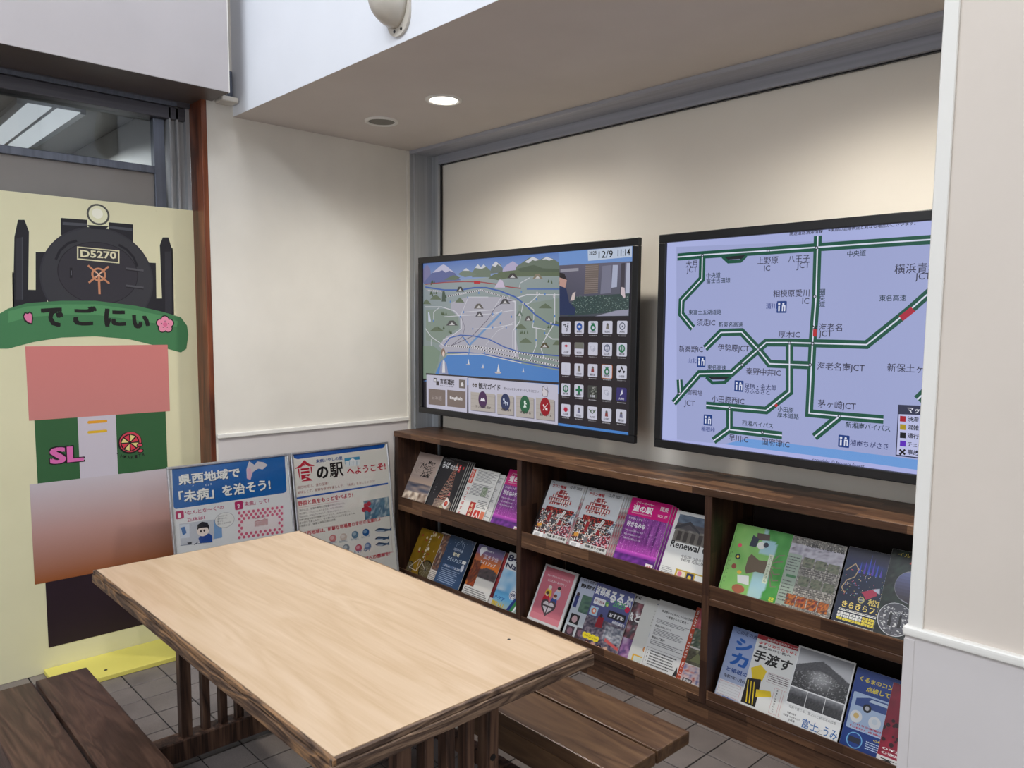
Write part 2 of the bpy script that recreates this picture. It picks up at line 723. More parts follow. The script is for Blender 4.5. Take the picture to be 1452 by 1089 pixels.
def blotch(cols, scale=6, sd=0.0, sy=1.0):
    """fn for photo(): patches of the given colours"""
    def fn(a, b):
        t = nz(a * scale, b * scale * sy, sd) * 0.7 + nz(a * scale * 3.1, b * scale * 3.1 * sy, sd + 5) * 0.3
        t = max(0, min(0.999, (t - 0.22) / 0.56)) * (len(cols) - 1)
        k = int(t)
        return mix(cols[k], cols[min(k + 1, len(cols) - 1)], t - k)
    return fn


def speck(cols, sd=0):
    rnd = random.Random(sd)
    return lambda a, b: rnd.choice(cols)


# ------------------------------------------------------------------ the setting
CEIL = 2.5
# wall with the poster frames (X = 0) and its wainscot
struct('wall_left', MB().box(-0.12, 0, 1.488, 2.624, 0, 6.3), MT['wall'])
struct('wall_left.001', MB().box(-0.30, -0.10, -4.0, 1.46, 2.62, 6.3), MT['wall'])
struct('trim_1', MB().box(0, 0.006, 1.50, 2.600, 0, 0.982), MT['wains'])
struct('trim_2', MB().box(0, 0.016, 1.492, 2.606, 0.982, 1.004, 0.004, 2), MT['white'])
struct('trim_3', MB().box(0, 0.008, 2.603, 2.622, 0, 2.498, 0.0015), MT['wall'])
struct('baseboard_left', MB().box(0, 0.012, 1.5, 2.60, 0, 0.06, 0.002), MT['wains'])
# cherry lining of the wall end beside the sliding door
struct('trim_4', MB().box(-0.14, 0.002, 1.463, 1.488, 0, 2.552, 0.002), MT['cherry'])
# back wall of the recess and side wall
struct('wall_back', MB().box(-0.1, 3.6, 2.82, 2.95, 0, 2.6), MT['wall_back'])
struct('wall_side', MB().box(3.5, 3.6, 1.6, 2.9, 0, 2.6), MT['wall'])
# aluminium frame round the recess
jm = MB().box(-0.06, -0.001, 2.626, 2.79, 0, 2.49, 0.001)
jm.box(-0.06, 0.003, 2.624, 2.634, 0, 2.5, 0.001)
jm.box(-0.06, 0.004, 2.655, 2.660, 0, 2.49, 0.001)
jm.box(-0.06, 0.056, 2.782, 2.80, 0, 2.49, 0.001)
struct('trim_5', jm, MT['alu'])
hd = MB().box(0, 3.5, 2.622, 2.636, 2.482, 2.503, 0.001)
hd.box(0, 3.5, 2.636, 2.79, 2.490, 2.503)
hd.box(0, 3.5, 2.6205, 2.6225, 2.484, 2.4995)
hd.box(0, 3.5, 2.784, 2.80, 2.442, 2.492, 0.001)
struct('trim_6', hd, MT['alu_x'])
struct('trim_7', MB().box(0.056, 3.5, 2.800, 2.812, 2.437, 2.442), MT['black'])
struct('trim_8', MB().box(0.055, 0.0575, 2.800, 2.815, 0.93, 2.441), MT['black'])
# lowered ceiling over the recess; its front face is the bright beam
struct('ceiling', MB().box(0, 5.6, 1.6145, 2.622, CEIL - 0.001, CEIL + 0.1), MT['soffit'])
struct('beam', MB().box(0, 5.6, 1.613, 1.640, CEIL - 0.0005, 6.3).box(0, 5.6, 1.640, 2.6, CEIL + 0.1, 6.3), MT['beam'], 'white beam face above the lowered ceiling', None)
# pillar wall on the right
struct('wall_right', MB().box(3.158, 5.6, 1.465, 1.60, 0, 6.3), MT['pillar'])
struct('trim_9', MB().box(3.154, 3.179, 1.459, 1.60, 0.99, 6.3, 0.0015), MT['white'])
struct('trim_10', MB().box(3.150, 5.6, 1.459, 1.60, 0, 0.983, 0.002), MT['wains'])
struct('trim_11', MB().box(3.147, 5.6, 1.452, 1.60, 0.982, 1.000, 0.006, 3), MT['white'])
struct('trim_12', MB().box(3.149, 3.168, 1.4575, 1.60, 0, 0.976, 0.001), MT['wains'])
# rest of the hall behind the camera
struct('wall_right.001', MB().box(5.6, 5.75, -4, 1.6, 0, 6.3), MT['wall'])
fw = MB()
for a in ((-0.3, 0.0, 0, 6.3), (0.0, 5.7, 0, 0.25), (0.0, 5.7, 3.1, 4.9), (0.0, 5.7, 6.1, 6.3), (5.45, 5.7, 0, 6.3)):
    fw.box(a[0], a[1], -4.1, -4.0, a[2], a[3])
struct('wall_front', fw, MT['wall'])
wf = MB()
for x in (0.0, 1.0, 2.45, 3.9, 5.4):
    wf.box(x, x + 0.06, -4.03, -3.95, 0.25, 3.1)
wf.box(0.0, 5.45, -4.03, -3.95, 0.25, 0.32); wf.box(0.0, 5.45, -4.03, -3.95, 2.1, 2.17)
struct('window_1', wf, MT['alu'])
struct('ceiling.001', MB().box(-0.3, 5.7, -4.1, 1.7, 6.3, 6.4), MT['beam'])
struct('wall_left.002', MB().box(-0.3, -0.12, -4.0, -1.0, 0, 2.62), MT['wall'])

# sliding door with a glazed transom light
dr = thing('door_1', 'grey aluminium sliding door with clear glass over a frosted pane', None, (-0.2, 1.0, 0))
dr['kind'] = 'structure'
MB().box(-0.25, -0.145, -1.0, 1.46, 2.474, 2.53, 0.002).box(-0.16, -0.12, -1.0, 1.46, 2.53, 2.552, 0.001).build('head_rail', MT['alu_y'], dr)
MB().box(-0.13, -0.118, -1.0, 1.40, 2.528, 2.545).build('track', MT['steel'], dr)
MB().box(-0.225, -0.18, 1.313, 1.362, 0, 2.474, 0.002).build('stile', MT['steel'], dr)
ch = MB().box(-0.26, -0.17, 1.372, 1.463, 0, 2.552)
ch.box(-0.17, -0.145, 1.372, 1.380, 0, 2.552).box(-0.17, -0.145, 1.405, 1.413, 0, 2.552).box(-0.17, -0.140, 1.446, 1.462, 0, 2.552)
ch.build('jamb_channel', MT['alu'], dr)
MB().box(-0.225, -0.18, -1.0, 1.313, 2.222, 2.256, 0.002).build('transom', MT['steel'], dr)
MB().box(-0.205, -0.199, -1.0, 1.315, 2.254, 2.476).build('glass_pane', MT['glass'], dr)
MB().box(-0.208, -0.198, -1.0, 1.315, 0.0, 2.224).build('lower_pane', MT['frost'], dr)

# shutter box above the sliding door
sb = MB().box(-0.10, 0.186, -4.0, 1.516, 2.5535, 6.3)
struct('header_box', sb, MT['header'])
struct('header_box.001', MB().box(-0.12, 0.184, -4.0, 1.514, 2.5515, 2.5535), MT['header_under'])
struct('trim_13', MB().box(0.178, 0.1875, 1.5155, 1.519, 2.552, 6.3), MT['white'])

# small steel bracket and plastic cap at the end of the shutter box
bk = thing('steel_bracket', 'small blue-grey steel bracket with a beige cap at the shutter box end', 'bracket', (0.05, 1.56, 2.6))
MB().box(0.001, 0.020, 1.585, 1.606, 2.572, 2.70, 0.001).box(0.001, 0.012, 1.520, 1.60, 2.570, 2.594, 0.001).build('bracket_plate', MT['steel'], bk)
MB().box(0.001, 0.085, 1.527, 1.606, 2.543, 2.568, 0.008, 3).build('cap', MT['beige'], bk)
MB().cyl((0.008, 1.57, 2.592), 0.004, 0.004, 0).build('screw', MT['alu'], bk)

# ------------------------------------------------------------------ inner room behind the glass
ZC = 2.75
struct('ceiling.002', MB().box(-5.2, -0.3, -2.5, 4.2, ZC, ZC + 0.1), paint('inner_ceiling_paint', (150, 148, 144), 0.7, 2))
struct('wall_inner', MB().box(-5.3, -5.2, -2.5, 4.2, 0, ZC).box(-5.2, -0.3, 4.1, 4.2, 0, ZC).box(-5.2, -0.3, -2.6, -2.5, 0, ZC), MT['darkroom'])
def c0(x, y):
    return (x / 4.033, y / 4.033)
fx = thing('fluorescent_light', 'louvred double fluorescent ceiling light seen through the door glass', 'light', (-2.2, 1.2, ZC))
pa, pb, pc, pd = [hit(c0(*p), 2, ZC - 0.02) for p in ((205, 585), (480, 625), (150, 835), (-150, 800))]
# rectangular in the room: keep the hits as extents
fx0, fx1 = min(pa.x, pb.x), max(pc.x, pd.x)
y0, y1 = (pa.y + pd.y) / 2, (pb.y + pc.y) / 2
MB().box(fx0 - 0.05, fx1 + 0.05, y0 - 0.04, y1 + 0.04, ZC - 0.03, ZC - 0.001).build('housing', MT['alu'], fx)
ym = (y0 + y1) / 2
for a, b in ((y0, ym - 0.012), (ym + 0.012, y1)):
    g = MB()
    g.box(fx0, fx1, a, b, ZC - 0.034, ZC - 0.031)
    lo = g.build('louvre_panel', MT['louvre'], fx)
    L = MB()
    k = fx0
    while k < fx1:
        L.box(k, k + 0.008, a, b, ZC - 0.045, ZC - 0.034)
        k += 0.05
    L.build('louvre_blades', MT['alu'], lo)
yj = hit(c0(400, 885), 2, ZC).y
struct('wall_inner.001', MB().box(-5.2, -0.32, yj, yj + 0.1, 0, ZC), MT['white'])
area_light('inner_room_light', (-2.2, 1.2, 2.6), (-2.2, 1.2, 0), 1.2, 0.6, 14, (0.92, 0.96, 1.0))

# ------------------------------------------------------------------ floor and its tiles
floor = struct('floor', MB().box(-5.2, 5.7, -4.0, 4.2, -0.1, -0.005), MT['grout'])
TX, TY, TP = 0.256, 0.995, 0.1495
tm = MB().box(-TP / 2 + 0.0026, TP / 2 - 0.0026, -TP / 2 + 0.0026, TP / 2 - 0.0026, -0.008, 0.0, 0.0012)
tme = bpy.data.meshes.new('tile')
bmesh.ops.recalc_face_normals(tm.bm, faces=tm.bm.faces)
tm.bm.to_mesh(tme); tm.bm.free(); tme.materials.append(MT['tile'])


def project(p):
    q = Vector(p) - CAM
    z = q.dot(fwd)
    if z < 0.2:
        return None
    return (CX + F_PX * q.dot(right) / z, CY + F_PX * q.dot(down) / z)


cand, rest = [], []
for i in range(-8, 38):
    for j in range(-34, 13):
        x, y = TX + (i + 0.5) * TP, TY + (j + 0.5) * TP
        if x < -0.20 or (x < 0 and y > 1.45) or y > 2.60 or x > 5.5 or y < -3.9:
            continue
        if x > 3.1 and y > 1.55:
            continue
        p = project((x, y, 0))
        if p and -40 < p[0] < 1480 and p[1] < 1120:
            # keep the ones not wholly hidden under the bench on the left
            cand.append(((Vector((x, y, 0)) - CAM).length, x, y, p))
        else:
            rest.append((x, y))
vis = [c for c in cand if not (c[3][0] > 480 and c[3][1] < 930 and False)]
vis.sort()
for k, (d, x, y, p) in enumerate(vis):
    if k < 290:
        o = bpy.data.objects.new('tile', tme)
        COL.objects.link(o)
        o.location = (x, y, random.uniform(-0.0004, 0.0004))
        o.parent = floor
    else:
        rest.append((x, y))
tf = MB()
for x, y in rest:
    tf.box(x - TP / 2 + 0.0018, x + TP / 2 - 0.0018, y - TP / 2 + 0.0018, y + TP / 2 - 0.0018, -0.008, 0)
tfo = tf.build('tile_field', MT['tile'], floor)
tfo['kind'] = 'stuff'

# ------------------------------------------------------------------ lowered-ceiling fittings
def downlight(x, y, label, lit=True):
    t = thing('recessed_downlight', label, 'light', (x, y, CEIL), 'recessed downlights in the lowered ceiling')
    MB().lathe((x, y, CEIL), [(0.080, 0.0), (0.079, -0.006), (0.072, -0.009), (0.060, -0.006), (0.059, -0.001)]).build('trim_ring', MT['white'], t, True)
    MB().cyl((x, y, CEIL - 0.0015), 0.060, 0.002, 2, 48).build('lens', MT['lamp'], t)
    ld = bpy.data.lights.new('downlight_beam', 'SPOT')
    ld.energy = 66
    ld.color = (1.0, 0.945, 0.84)
    ld.spot_size = math.radians(160)
    ld.spot_blend = 0.9
    ld.shadow_soft_size = 0.055
    o = bpy.data.objects.new('downlight_beam', ld)
    COL.objects.link(o)
    o.location = (x, y, CEIL - 0.02)


downlight(0.931, 2.137, 'lit round white downlight recessed in the lowered ceiling')
downlight(2.62, 2.137, 'second lit round downlight further right in the lowered ceiling')
sp = thing('ceiling_speaker', 'round grey-meshed ceiling speaker with a white rim', 'speaker', (0.443, 2.146, CEIL))
MB().lathe((0.443, 2.146, CEIL), [(0.080, 0.0), (0.079, -0.008), (0.072, -0.011), (0.063, -0.008), (0.062, -0.002)]).build('rim', MT['white'], sp, True)
MB().cyl((0.443, 2.146, CEIL - 0.004), 0.062, 0.003, 2, 48).build('mesh_grille', plain('grey_mesh', (120, 117, 110), 0.6), sp)

# sensor on the beam face
sn = thing('wall_sensor', 'beige plastic motion sensor on the white beam face', 'sensor', (1.31, 1.61, 2.64))
MB().prism([(1.357 + 0.066 * math.cos(a_ * math.pi / 12), 2.586 + 0.066 * math.sin(a_ * math.pi / 12)) for a_ in range(12, 25)] + [(1.423, 2.84), (1.291, 2.84)], 1, 1.603, 1.6125).build('back_plate', MT['beige'], sn)
g = bmesh.new()
bmesh.ops.create_uvsphere(g, u_segments=32, v_segments=20, radius=1)
for v in g.verts:
    z = v.co.z
    v.co = Vector((1.345 + v.co.x * 0.070, 1.604 + min(v.co.y, 0.0) * 0.105, (2.640 + z * 0.092) if z < 0 else (2.640 + z * 0.30)))
mb = MB(); mb.bm.free(); mb.bm = g
mb.build('sensor_cover', MT['beige'], sn, True)
for x in (1.338, 1.378):
    MB().cyl((x, 1.602, 2.540), 0.005, 0.003, 1).build('screw', MT['black'], sn)

# ------------------------------------------------------------------ magazine rack
rk = thing('magazine_rack', 'long dark walnut magazine rack with three two-tier bays below the screens', 'shelf', (0.02, 2.5, 0))
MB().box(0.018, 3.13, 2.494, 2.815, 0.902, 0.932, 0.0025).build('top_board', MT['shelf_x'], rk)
for x0, x1 in ((0.022, 0.052), (3.10, 3.13)):
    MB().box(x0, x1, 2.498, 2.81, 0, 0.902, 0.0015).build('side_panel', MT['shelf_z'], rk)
for x0, x1 in ((1.030, 1.062), (2.059, 2.090)):
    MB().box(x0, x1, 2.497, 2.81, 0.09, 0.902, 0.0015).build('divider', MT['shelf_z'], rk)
MB().box(0.052, 3.10, 2.506, 2.53, 0, 0.088).build('plinth', MT['shelf_x'], rk)
BAYS = ((0.052, 1.030), (1.062, 2.059), (2.090, 3.10))
TH = math.radians(28)
UP = Vector((0, math.sin(TH), math.cos(TH)))
NN = Vector((0, -math.cos(TH), math.sin(TH)))
ROW = {'L': Vector((0, 2.520, 0.130)), 'U': Vector((0, 2.520, 0.548))}
for x0, x1 in BAYS:
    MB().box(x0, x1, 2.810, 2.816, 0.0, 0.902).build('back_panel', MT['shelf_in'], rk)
    for zb, zl, rw in ((0.484, 0.561, 'U'), (0.088, 0.146, 'L')):
        MB().box(x0, x1, 2.498, 2.808, zb, zb + 0.027, 0.0015).build('shelf_board', MT['shelf_x'], rk)
        MB().box(x0, x1, 2.500, 2.506, zb + 0.027, zl, 0.001).build('lip_board', MT['shelf_x'], rk)
        P = ROW[rw]
        a = P + UP * -0.01 - NN * 0.036
        b = P + UP * 0.235 - NN * 0.036
        q = MB()
        q.prism([(a.y, a.z), (b.y, b.z), (b.y + 0.008, b.z - 0.004), (a.y + 0.008, a.z - 0.004)], 0, x0 + 0.002, x1 - 0.002)
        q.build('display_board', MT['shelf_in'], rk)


def mag(row, x0, w, top, label, art, d=0.0, t=0.004, name='magazine', cat='magazine', group=None, mat=None, tilt=0.0):
    b0 = -0.012 + 0.6 * max(0.0, -d) + 0.3 * t
    P = ROW[row] + UP * b0 + NN * d + Vector((x0, 0, 0))
    u = (Vector((1, 0, 0)) * math.cos(tilt) + UP * math.sin(tilt))
    v = (UP * math.cos(tilt) - Vector((1, 0, 0)) * math.sin(tilt))
    S = Surf(P, u, v, w, top - b0)
    o = thing(name, label, cat, group=group, matrix=S.matrix())
    MB().box(0, w, 0, S.h, -t, 0, 0.0004).build('pages', MT['paper'], o)
    A = Art(S, z0=0.0003)
    art(A)
    A.build('cover_print', mat or MT['ink'], o)
    return o


K = (24, 22, 24); WH = (238, 238, 238)


def c_cafe(a):
    a.rect(0, 0, 1, 1, (176, 156, 148), (205, 184, 168))
    def f(x, y):
        if y < 0.28: return mix((178, 158, 150), (206, 178, 158), y / 0.28)
        if y < 0.62:
            return mix((70, 78, 100), (196, 168, 150), nz(x * 3, y * 9, 2) * 1.5 - 0.3)
        return mix((96, 72, 62), (244, 226, 205), nz(x * 7, y * 5, 8) * 1.6 - 0.3 + (0.3 if abs(x - 0.45) < 0.2 else 0))
    a.photo(0, 0.45, 1, 1, f, 30, 30)
    a.ftext('More', 0.52, 0.20, 0.82, K, bold=0.02, shear=0.35)
    a.ftext('Music', 0.26, 0.31, 0.86, K, 0.20, 0.0, 0.35)
    a.ring_f = None
    a.ftext('Cafe', 0.44, 0.38, 0.84, K, 0.31, 0.0, 0.35)
    a.ftext('Talk', 0.40, 0.47, 0.80, K, 0.385, 0.035, 0.35)
    c = a.fr((0.25, 0.29))
    for r in (0.016, 0.025, 0.034):
        a.line_l([(c[0] + r * math.cos(t / 9), c[1] + r * 1.1 * math.sin(t / 9)) for t in range(0, 50)], 0.0008, K)
    c = a.fr((0.33, 0.945))
    a.disc_l(c, 0.011, 0.008, WH); a.disc_l(c, 0.007, 0.005, (60, 50, 50)); a.ftext('Cafe Guide', 0.40, 0.955, 0.68, (60, 50, 50))


def c_chiba(a):
    a.rect(0, 0, 1, 1, (40, 38, 42))
    rnd = random.Random(3)
    def truss(f0, f1, w0, w1, n, col):
        pl = None
        for k in range(n + 1):
            t = k / n
            cx, cy, w = f0[0] + (f1[0] - f0[0]) * t, f0[1] + (f1[1] - f0[1]) * t, w0 + (w1 - w0) * t
            cur = ((cx - w, cy), (cx + w, cy))
            if pl:
                for p, q_ in ((pl[0], cur[0]), (pl[1], cur[1]), (pl[0], cur[1]), (pl[1], cur[0]), (cur[0], cur[1])):
                    a.fline([p, q_], 0.0022, rnd.choice(col))
            pl = cur
    cols = [(206, 130, 104), (232, 184, 160), (150, 96, 84), (190, 160, 140)]
    truss((0.56, 0.98), (0.62, 0.14), 0.30, 0.03, 14, cols)
    truss((0.62, 0.14), (0.63, 0.06), 0.03, 0.012, 3, cols)
    a.photo(0.28, 0.80, 0.95, 0.99, blotch([(50, 45, 48), (120, 100, 92), (190, 170, 150), (70, 60, 62)], 8, 4), 14, 8)
    a.ftext('ちば', 0.06, 0.20, 0.36, WH, 0.07, 0.03)
    a.ftext('のたね', 0.40, 0.20, 0.70, WH, 0.11, 0.02)
    a.rect(0.72, 0.08, 0.80, 0.22, (206, 40, 48)); a.vtext('冬号', 0.735, 0.09, 0.21, 0.010, WH)
    a.fdisc((0.90, 0.13), 0.006, (196, 60, 60), 0.009)
    a.ftext('広がる景色を歩く', 0.04, 0.055, 0.45, (150, 146, 150))
    a.fdisc((0.74, 0.66), 0.006, (232, 96, 120), 0.008)
    for p in ((0.62, 0.93),): a.fdisc(p, 0.014, (206, 196, 160), 0.008)
    a.fpoly([(0.72, 0.72), (0.88, 0.80), (0.80, 0.96), (0.62, 0.88)], (226, 220, 214))
    a.fdisc((0.755, 0.84), 0.014, (176, 46, 40), 0.014)
    a.fdisc((0.755, 0.83), 0.008, (216, 110, 80), 0.006)
    a.vtext('冬の物語', 0.12, 0.50, 0.72, 0.008, (170, 168, 170), 0)


def c_news(a):
    a.rect(0, 0, 1, 1, (226, 224, 220))
    a.rect(0.02, 0.03, 0.16, 0.32, (206, 74, 48)); a.vtext('とれたて通信', 0.055, 0.04, 0.31, 0.014, WH)
    a.dashes(0.24, 0.04, 0.97, 0.26, 9, (120, 120, 122), 0.5, 2)
    a.dashes(0.20, 0.30, 0.97, 0.54, 9, (110, 110, 114), 0.5, 3)
    a.photo(0.62, 0.34, 0.80, 0.52, blotch([(190, 190, 180), (110, 130, 100), (230, 226, 220)], 6, 1), 8, 8)
    a.vtext('知って得する', 0.06, 0.38, 0.98, 0.020, (190, 40, 44), 0.02)
    a.rect(0.38, 0.66, 0.58, 1, (176, 44, 40)); a.vtext('冬特集', 0.42, 0.68, 0.98, 0.022, (238, 226, 190), 0.02)
    a.dashes(0.62, 0.60, 0.98, 0.76, 5, (110, 110, 114), 0.5, 5)
    a.rect(0.62, 0.79, 0.82, 0.96, (204, 56, 44)); a.ftext('人', 0.65, 0.94, 0.79, WH, 0.81, 0.02)
    a.rect(0.85, 0.79, 0.99, 0.96, (216, 120, 90))


def c_plain_news(a):
    a.rect(0, 0, 1, 1, (214, 212, 210))
    a.dashes(0.1, 0.04, 0.97, 0.95, 30, (130, 130, 134), 0.5, 12)


def c_purple(a):
    a.rect(0, 0, 1, 1, (110, 40, 130))
    def f(x, y):
        if y < 0.72:
            s_ = nz(x * 26, y * 1.6, 1) * 0.9 + nz(x * 40, y * 30, 2) * 0.35 - 0.25
            base = mix((78, 26, 96), (214, 120, 214), s_)
            return mix(base, (216, 70, 190), max(0, y - 0.4) * 1.2)
        if y < 0.80: return mix((204, 90, 196), (120, 40, 140), (y - 0.72) / 0.08)
        return mix((52, 22, 84), (150, 70, 180), nz(x * 9, y * 12, 3) * 1.3 - 0.2)
    a.photo(0, 0.26, 1, 1, f, 60, 50)
    rnd = random.Random(31)
    for k in range(420):
        x, y = rnd.random(), 0.28 + 0.52 * rnd.random()
        a.fdisc((x, y), 0.0009, rnd.choice([(236, 170, 236), (206, 110, 206), (250, 214, 250), (96, 36, 110)]), 0.0016, 5)
    a.rect(0, 0, 1, 0.27, (206, 22, 122))
    a.ftext('フリーペーパー', 0.13, 0.085, 0.58, WH, bold=0.02)
    a.ftext('道の駅', 0.10, 0.205, 0.58, WH, 0.10, 0.035)
    a.ftext('ROADSIDE STATION FREE PAPER', 0.10, 0.235, 0.58, WH, bold=0)
    a.ftext('関東', 0.74, 0.125, 0.93, WH, 0.055, 0.01)
    a.ftext('VOL.37', 0.72, 0.215, 0.95, WH, bold=0.01)
    a.ftext('彩り尽くしの冬', 0.07, 0.33, 0.42, WH, bold=0.01)
    a.ftext('好きなみち', 0.07, 0.44, 0.52, WH, 0.36, 0.03)
    for k, w in enumerate((0.44, 0.40, 0.44)):
        a.ftext('特集 光の花園をめぐる旅', 0.08, 0.51 + k * 0.06, 0.08 + w, (232, 220, 236), bold=0.01)
    a.rect(0.80, 0.90, 0.97, 0.985, (236, 232, 230)); a.ftext('無料', 0.83, 0.965, 0.94, (190, 40, 60), 0.92, 0.02)


def c_plain_magenta(a):
    a.rect(0, 0, 1, 0.27, (198, 24, 118)); a.rect(0, 0.27, 1, 1, (150, 60, 150), (90, 30, 110))


def c_bike(a):
    a.rect(0, 0, 1, 1, (120, 92, 22))
    a.photo(0, 0.0, 1, 1, blotch([(96, 74, 18), (142, 108, 26), (118, 90, 24)], 3, 3), 10, 12)
    rnd = random.Random(5)
    for k in range(16):
        x, y = rnd.uniform(0.08, 0.92), rnd.uniform(0.03, 0.5)
        a.fdisc((x, y), rnd.uniform(0.004, 0.010), rnd.choice([(204, 186, 150), (150, 60, 50), (222, 214, 200)]), rnd.uniform(0.005, 0.012), 8)
    a.vtext('自転車で行く酒蔵', 0.50, 0.08, 0.60, 0.013, (230, 222, 206), 0.02)
    def wheel(f, r):
        c = a.fr(f)
        a.disc_l(c, r, r, (30, 28, 26), 32); a.disc_l(c, r * 0.86, r * 0.86, (92, 80, 52), 32)
        for k in range(12):
            t = k * math.pi / 6
            a.line_l([c, (c[0] + r * 0.86 * math.cos(t), c[1] + r * 0.86 * math.sin(t))], 0.0007, (180, 176, 170))
        a.disc_l(c, r * 0.14, r * 0.14, (40, 38, 36))
    wheel((0.80, 0.80), 0.056); wheel((0.10, 0.86), 0.036)
    for pts in ([(0.1, 0.86), (0.42, 0.62), (0.80, 0.80)], [(0.1, 0.86), (0.45, 0.88), (0.62, 0.60)], [(0.42, 0.62), (0.45, 0.88)]):
        a.fline(pts, 0.003, (200, 190, 180))
    a.fline([(0.60, 0.54), (0.66, 0.66)], 0.004, (220, 120, 60))


def c_stripe(a):
    a.rect(0, 0, 1, 1, (214, 206, 196))
    a.photo(0, 0.02, 1, 0.75, blotch([(226, 216, 204), (140, 96, 70), (70, 56, 60), (206, 190, 176)], 9, 7), 14, 26)
    a.vtext('はこね', 0.62, 0.42, 0.64, 0.022, K, 0.02)
    a.dashes(0.1, 0.78, 1, 0.98, 6, (120, 110, 108), 0.5, 8)


def c_light(a):
    a.rect(0, 0, 1, 1, (40, 58, 84), (48, 78, 116))
    rnd = random.Random(9)
    for k in range(30):
        a.fdisc((rnd.random(), rnd.random() * 0.6), 0.0009, (220, 226, 240), None, 6)
    a.fline([(0.36, 0.28), (0.36, 0.12), (0.50, 0.05), (0.64, 0.12), (0.64, 0.28)], 0.0015, (190, 206, 226))
    a.fline([(0.42, 0.15), (0.50, 0.08), (0.58, 0.15)], 0.001, (190, 206, 226))
    a.ftext('海辺の灯台', 0.30, 0.27, 0.66, (206, 214, 228), bold=0.01)
    a.ftext('初冬', 0.34, 0.37, 0.62, (240, 232, 196), 0.30, 0.03)
    a.ftext('ライトアップ', 0.20, 0.48, 0.74, (206, 224, 240), 0.40, 0.03)
    a.rect(0.12, 0.56, 0.86, 0.61, (88, 112, 150)); a.ftext('12.6 - 12.25', 0.2, 0.605, 0.8, WH, 0.57)
    a.dashes(0.12, 0.64, 0.88, 0.92, 8, (160, 178, 206), 0.4, 4)
    a.fpoly([(0.78, 0.40), (0.92, 0.40), (0.92, 0.46), (0.78, 0.46)], (236, 236, 232))
    a.fdisc((0.86, 0.54), 0.012, (216, 220, 232), 0.02)


def c_sunset(a):
    def f(x, y):
        hills = 0.50 + 0.05 * math.sin(x * 7) + 0.04 * nz(x * 8, 0, 2)
        if y < 0.22: return mix((84, 84, 132), (128, 96, 130), y / 0.22)
        if y < hills: return mix((150, 84, 80), (246, 130, 30), (y - 0.22) / (hills - 0.22))
        if y < 0.76: return mix((40, 38, 44), (112, 92, 92), nz(x * 12, y * 16, 3))
        return (226, 222, 216)
    a.photo(0, 0, 1, 0.78, f, 26, 34)
    a.photo(0, 0.30, 0.34, 0.78, blotch([(206, 84, 24), (90, 40, 30), (240, 140, 50)], 4, 4), 8, 12)
    a.rect(0, 0.78, 1, 1, (222, 220, 216))
    a.ftext('山と海を照らす', 0.30, 0.10, 0.62, WH, bold=0.01)
    a.ftext('淡き夕焼', 0.32, 0.24, 0.86, (216, 206, 220), 0.15, 0.01)
    a.ftext('ライトアップ', 0.26, 0.34, 0.84, WH, bold=0.02)
    a.fpoly([(0.12, 0.05), (0.30, 0.02), (0.38, 0.08), (0.26, 0.13), (0.20, 0.22), (0.10, 0.12)], (226, 226, 232))
    a.dashes(0.04, 0.81, 0.96, 0.95, 4, (90, 90, 92), 0.5, 6)


def c_redphoto(a):
    a.photo(0, 0, 1, 0.85, blotch([(120, 34, 40), (190, 60, 60), (70, 24, 34), (206, 110, 110)], 5, 12), 12, 20)
    a.rect(0, 0.85, 1, 1, (206, 200, 200))
    a.fdisc((0.75, 0.28), 0.018, (226, 110, 90))


def c_navi(a):
    a.rect(0, 0, 1, 0.30, (226, 228, 230))
    def f(x, y):
        if y < 0.55: return mix((120, 180, 224), (236, 240, 244), nz(x * 4, y * 5, 5) * 1.5 - 0.4)
        return mix((96, 168, 216), (214, 196, 150), (y - 0.7) * 3)
    a.photo(0, 0.30, 1, 1, f, 14, 18)
    a.ftext('84', 0.02, 0.16, 0.42, (24, 30, 70), 0.04, 0.04)
    a.ftext('Navi', 0.04, 0.28, 0.60, (24, 30, 70), 0.19, 0.03)
    a.fpoly([(0.52, 0.98), (0.62, 0.98), (1, 0.34), (1, 0.26)], (24, 56, 130))
    a.fpoly([(0.62, 0.98), (0.72, 0.98), (1, 0.48), (1, 0.34)], (52, 130, 74))
    a.fpoly([(0.72, 0.98), (0.78, 0.98), (1, 0.56), (1, 0.48)], (236, 238, 240))
    a.fdisc((0.60, 0.68), 0.024, (238, 238, 240)); a.fdisc((0.60, 0.68), 0.021, (24, 56, 130)); a.fdisc((0.60, 0.68), 0.018, (238, 238, 240))
    a.ftext('69', 0.53, 0.71, 0.67, (24, 40, 100), 0.65, 0.03)
    a.ftext('アクア', 0.0, 0.84, 0.40, (32, 90, 160), 0.77, 0.03); a.ftext('館山', 0.0, 0.94, 0.42, (206, 176, 40), 0.86, 0.03)


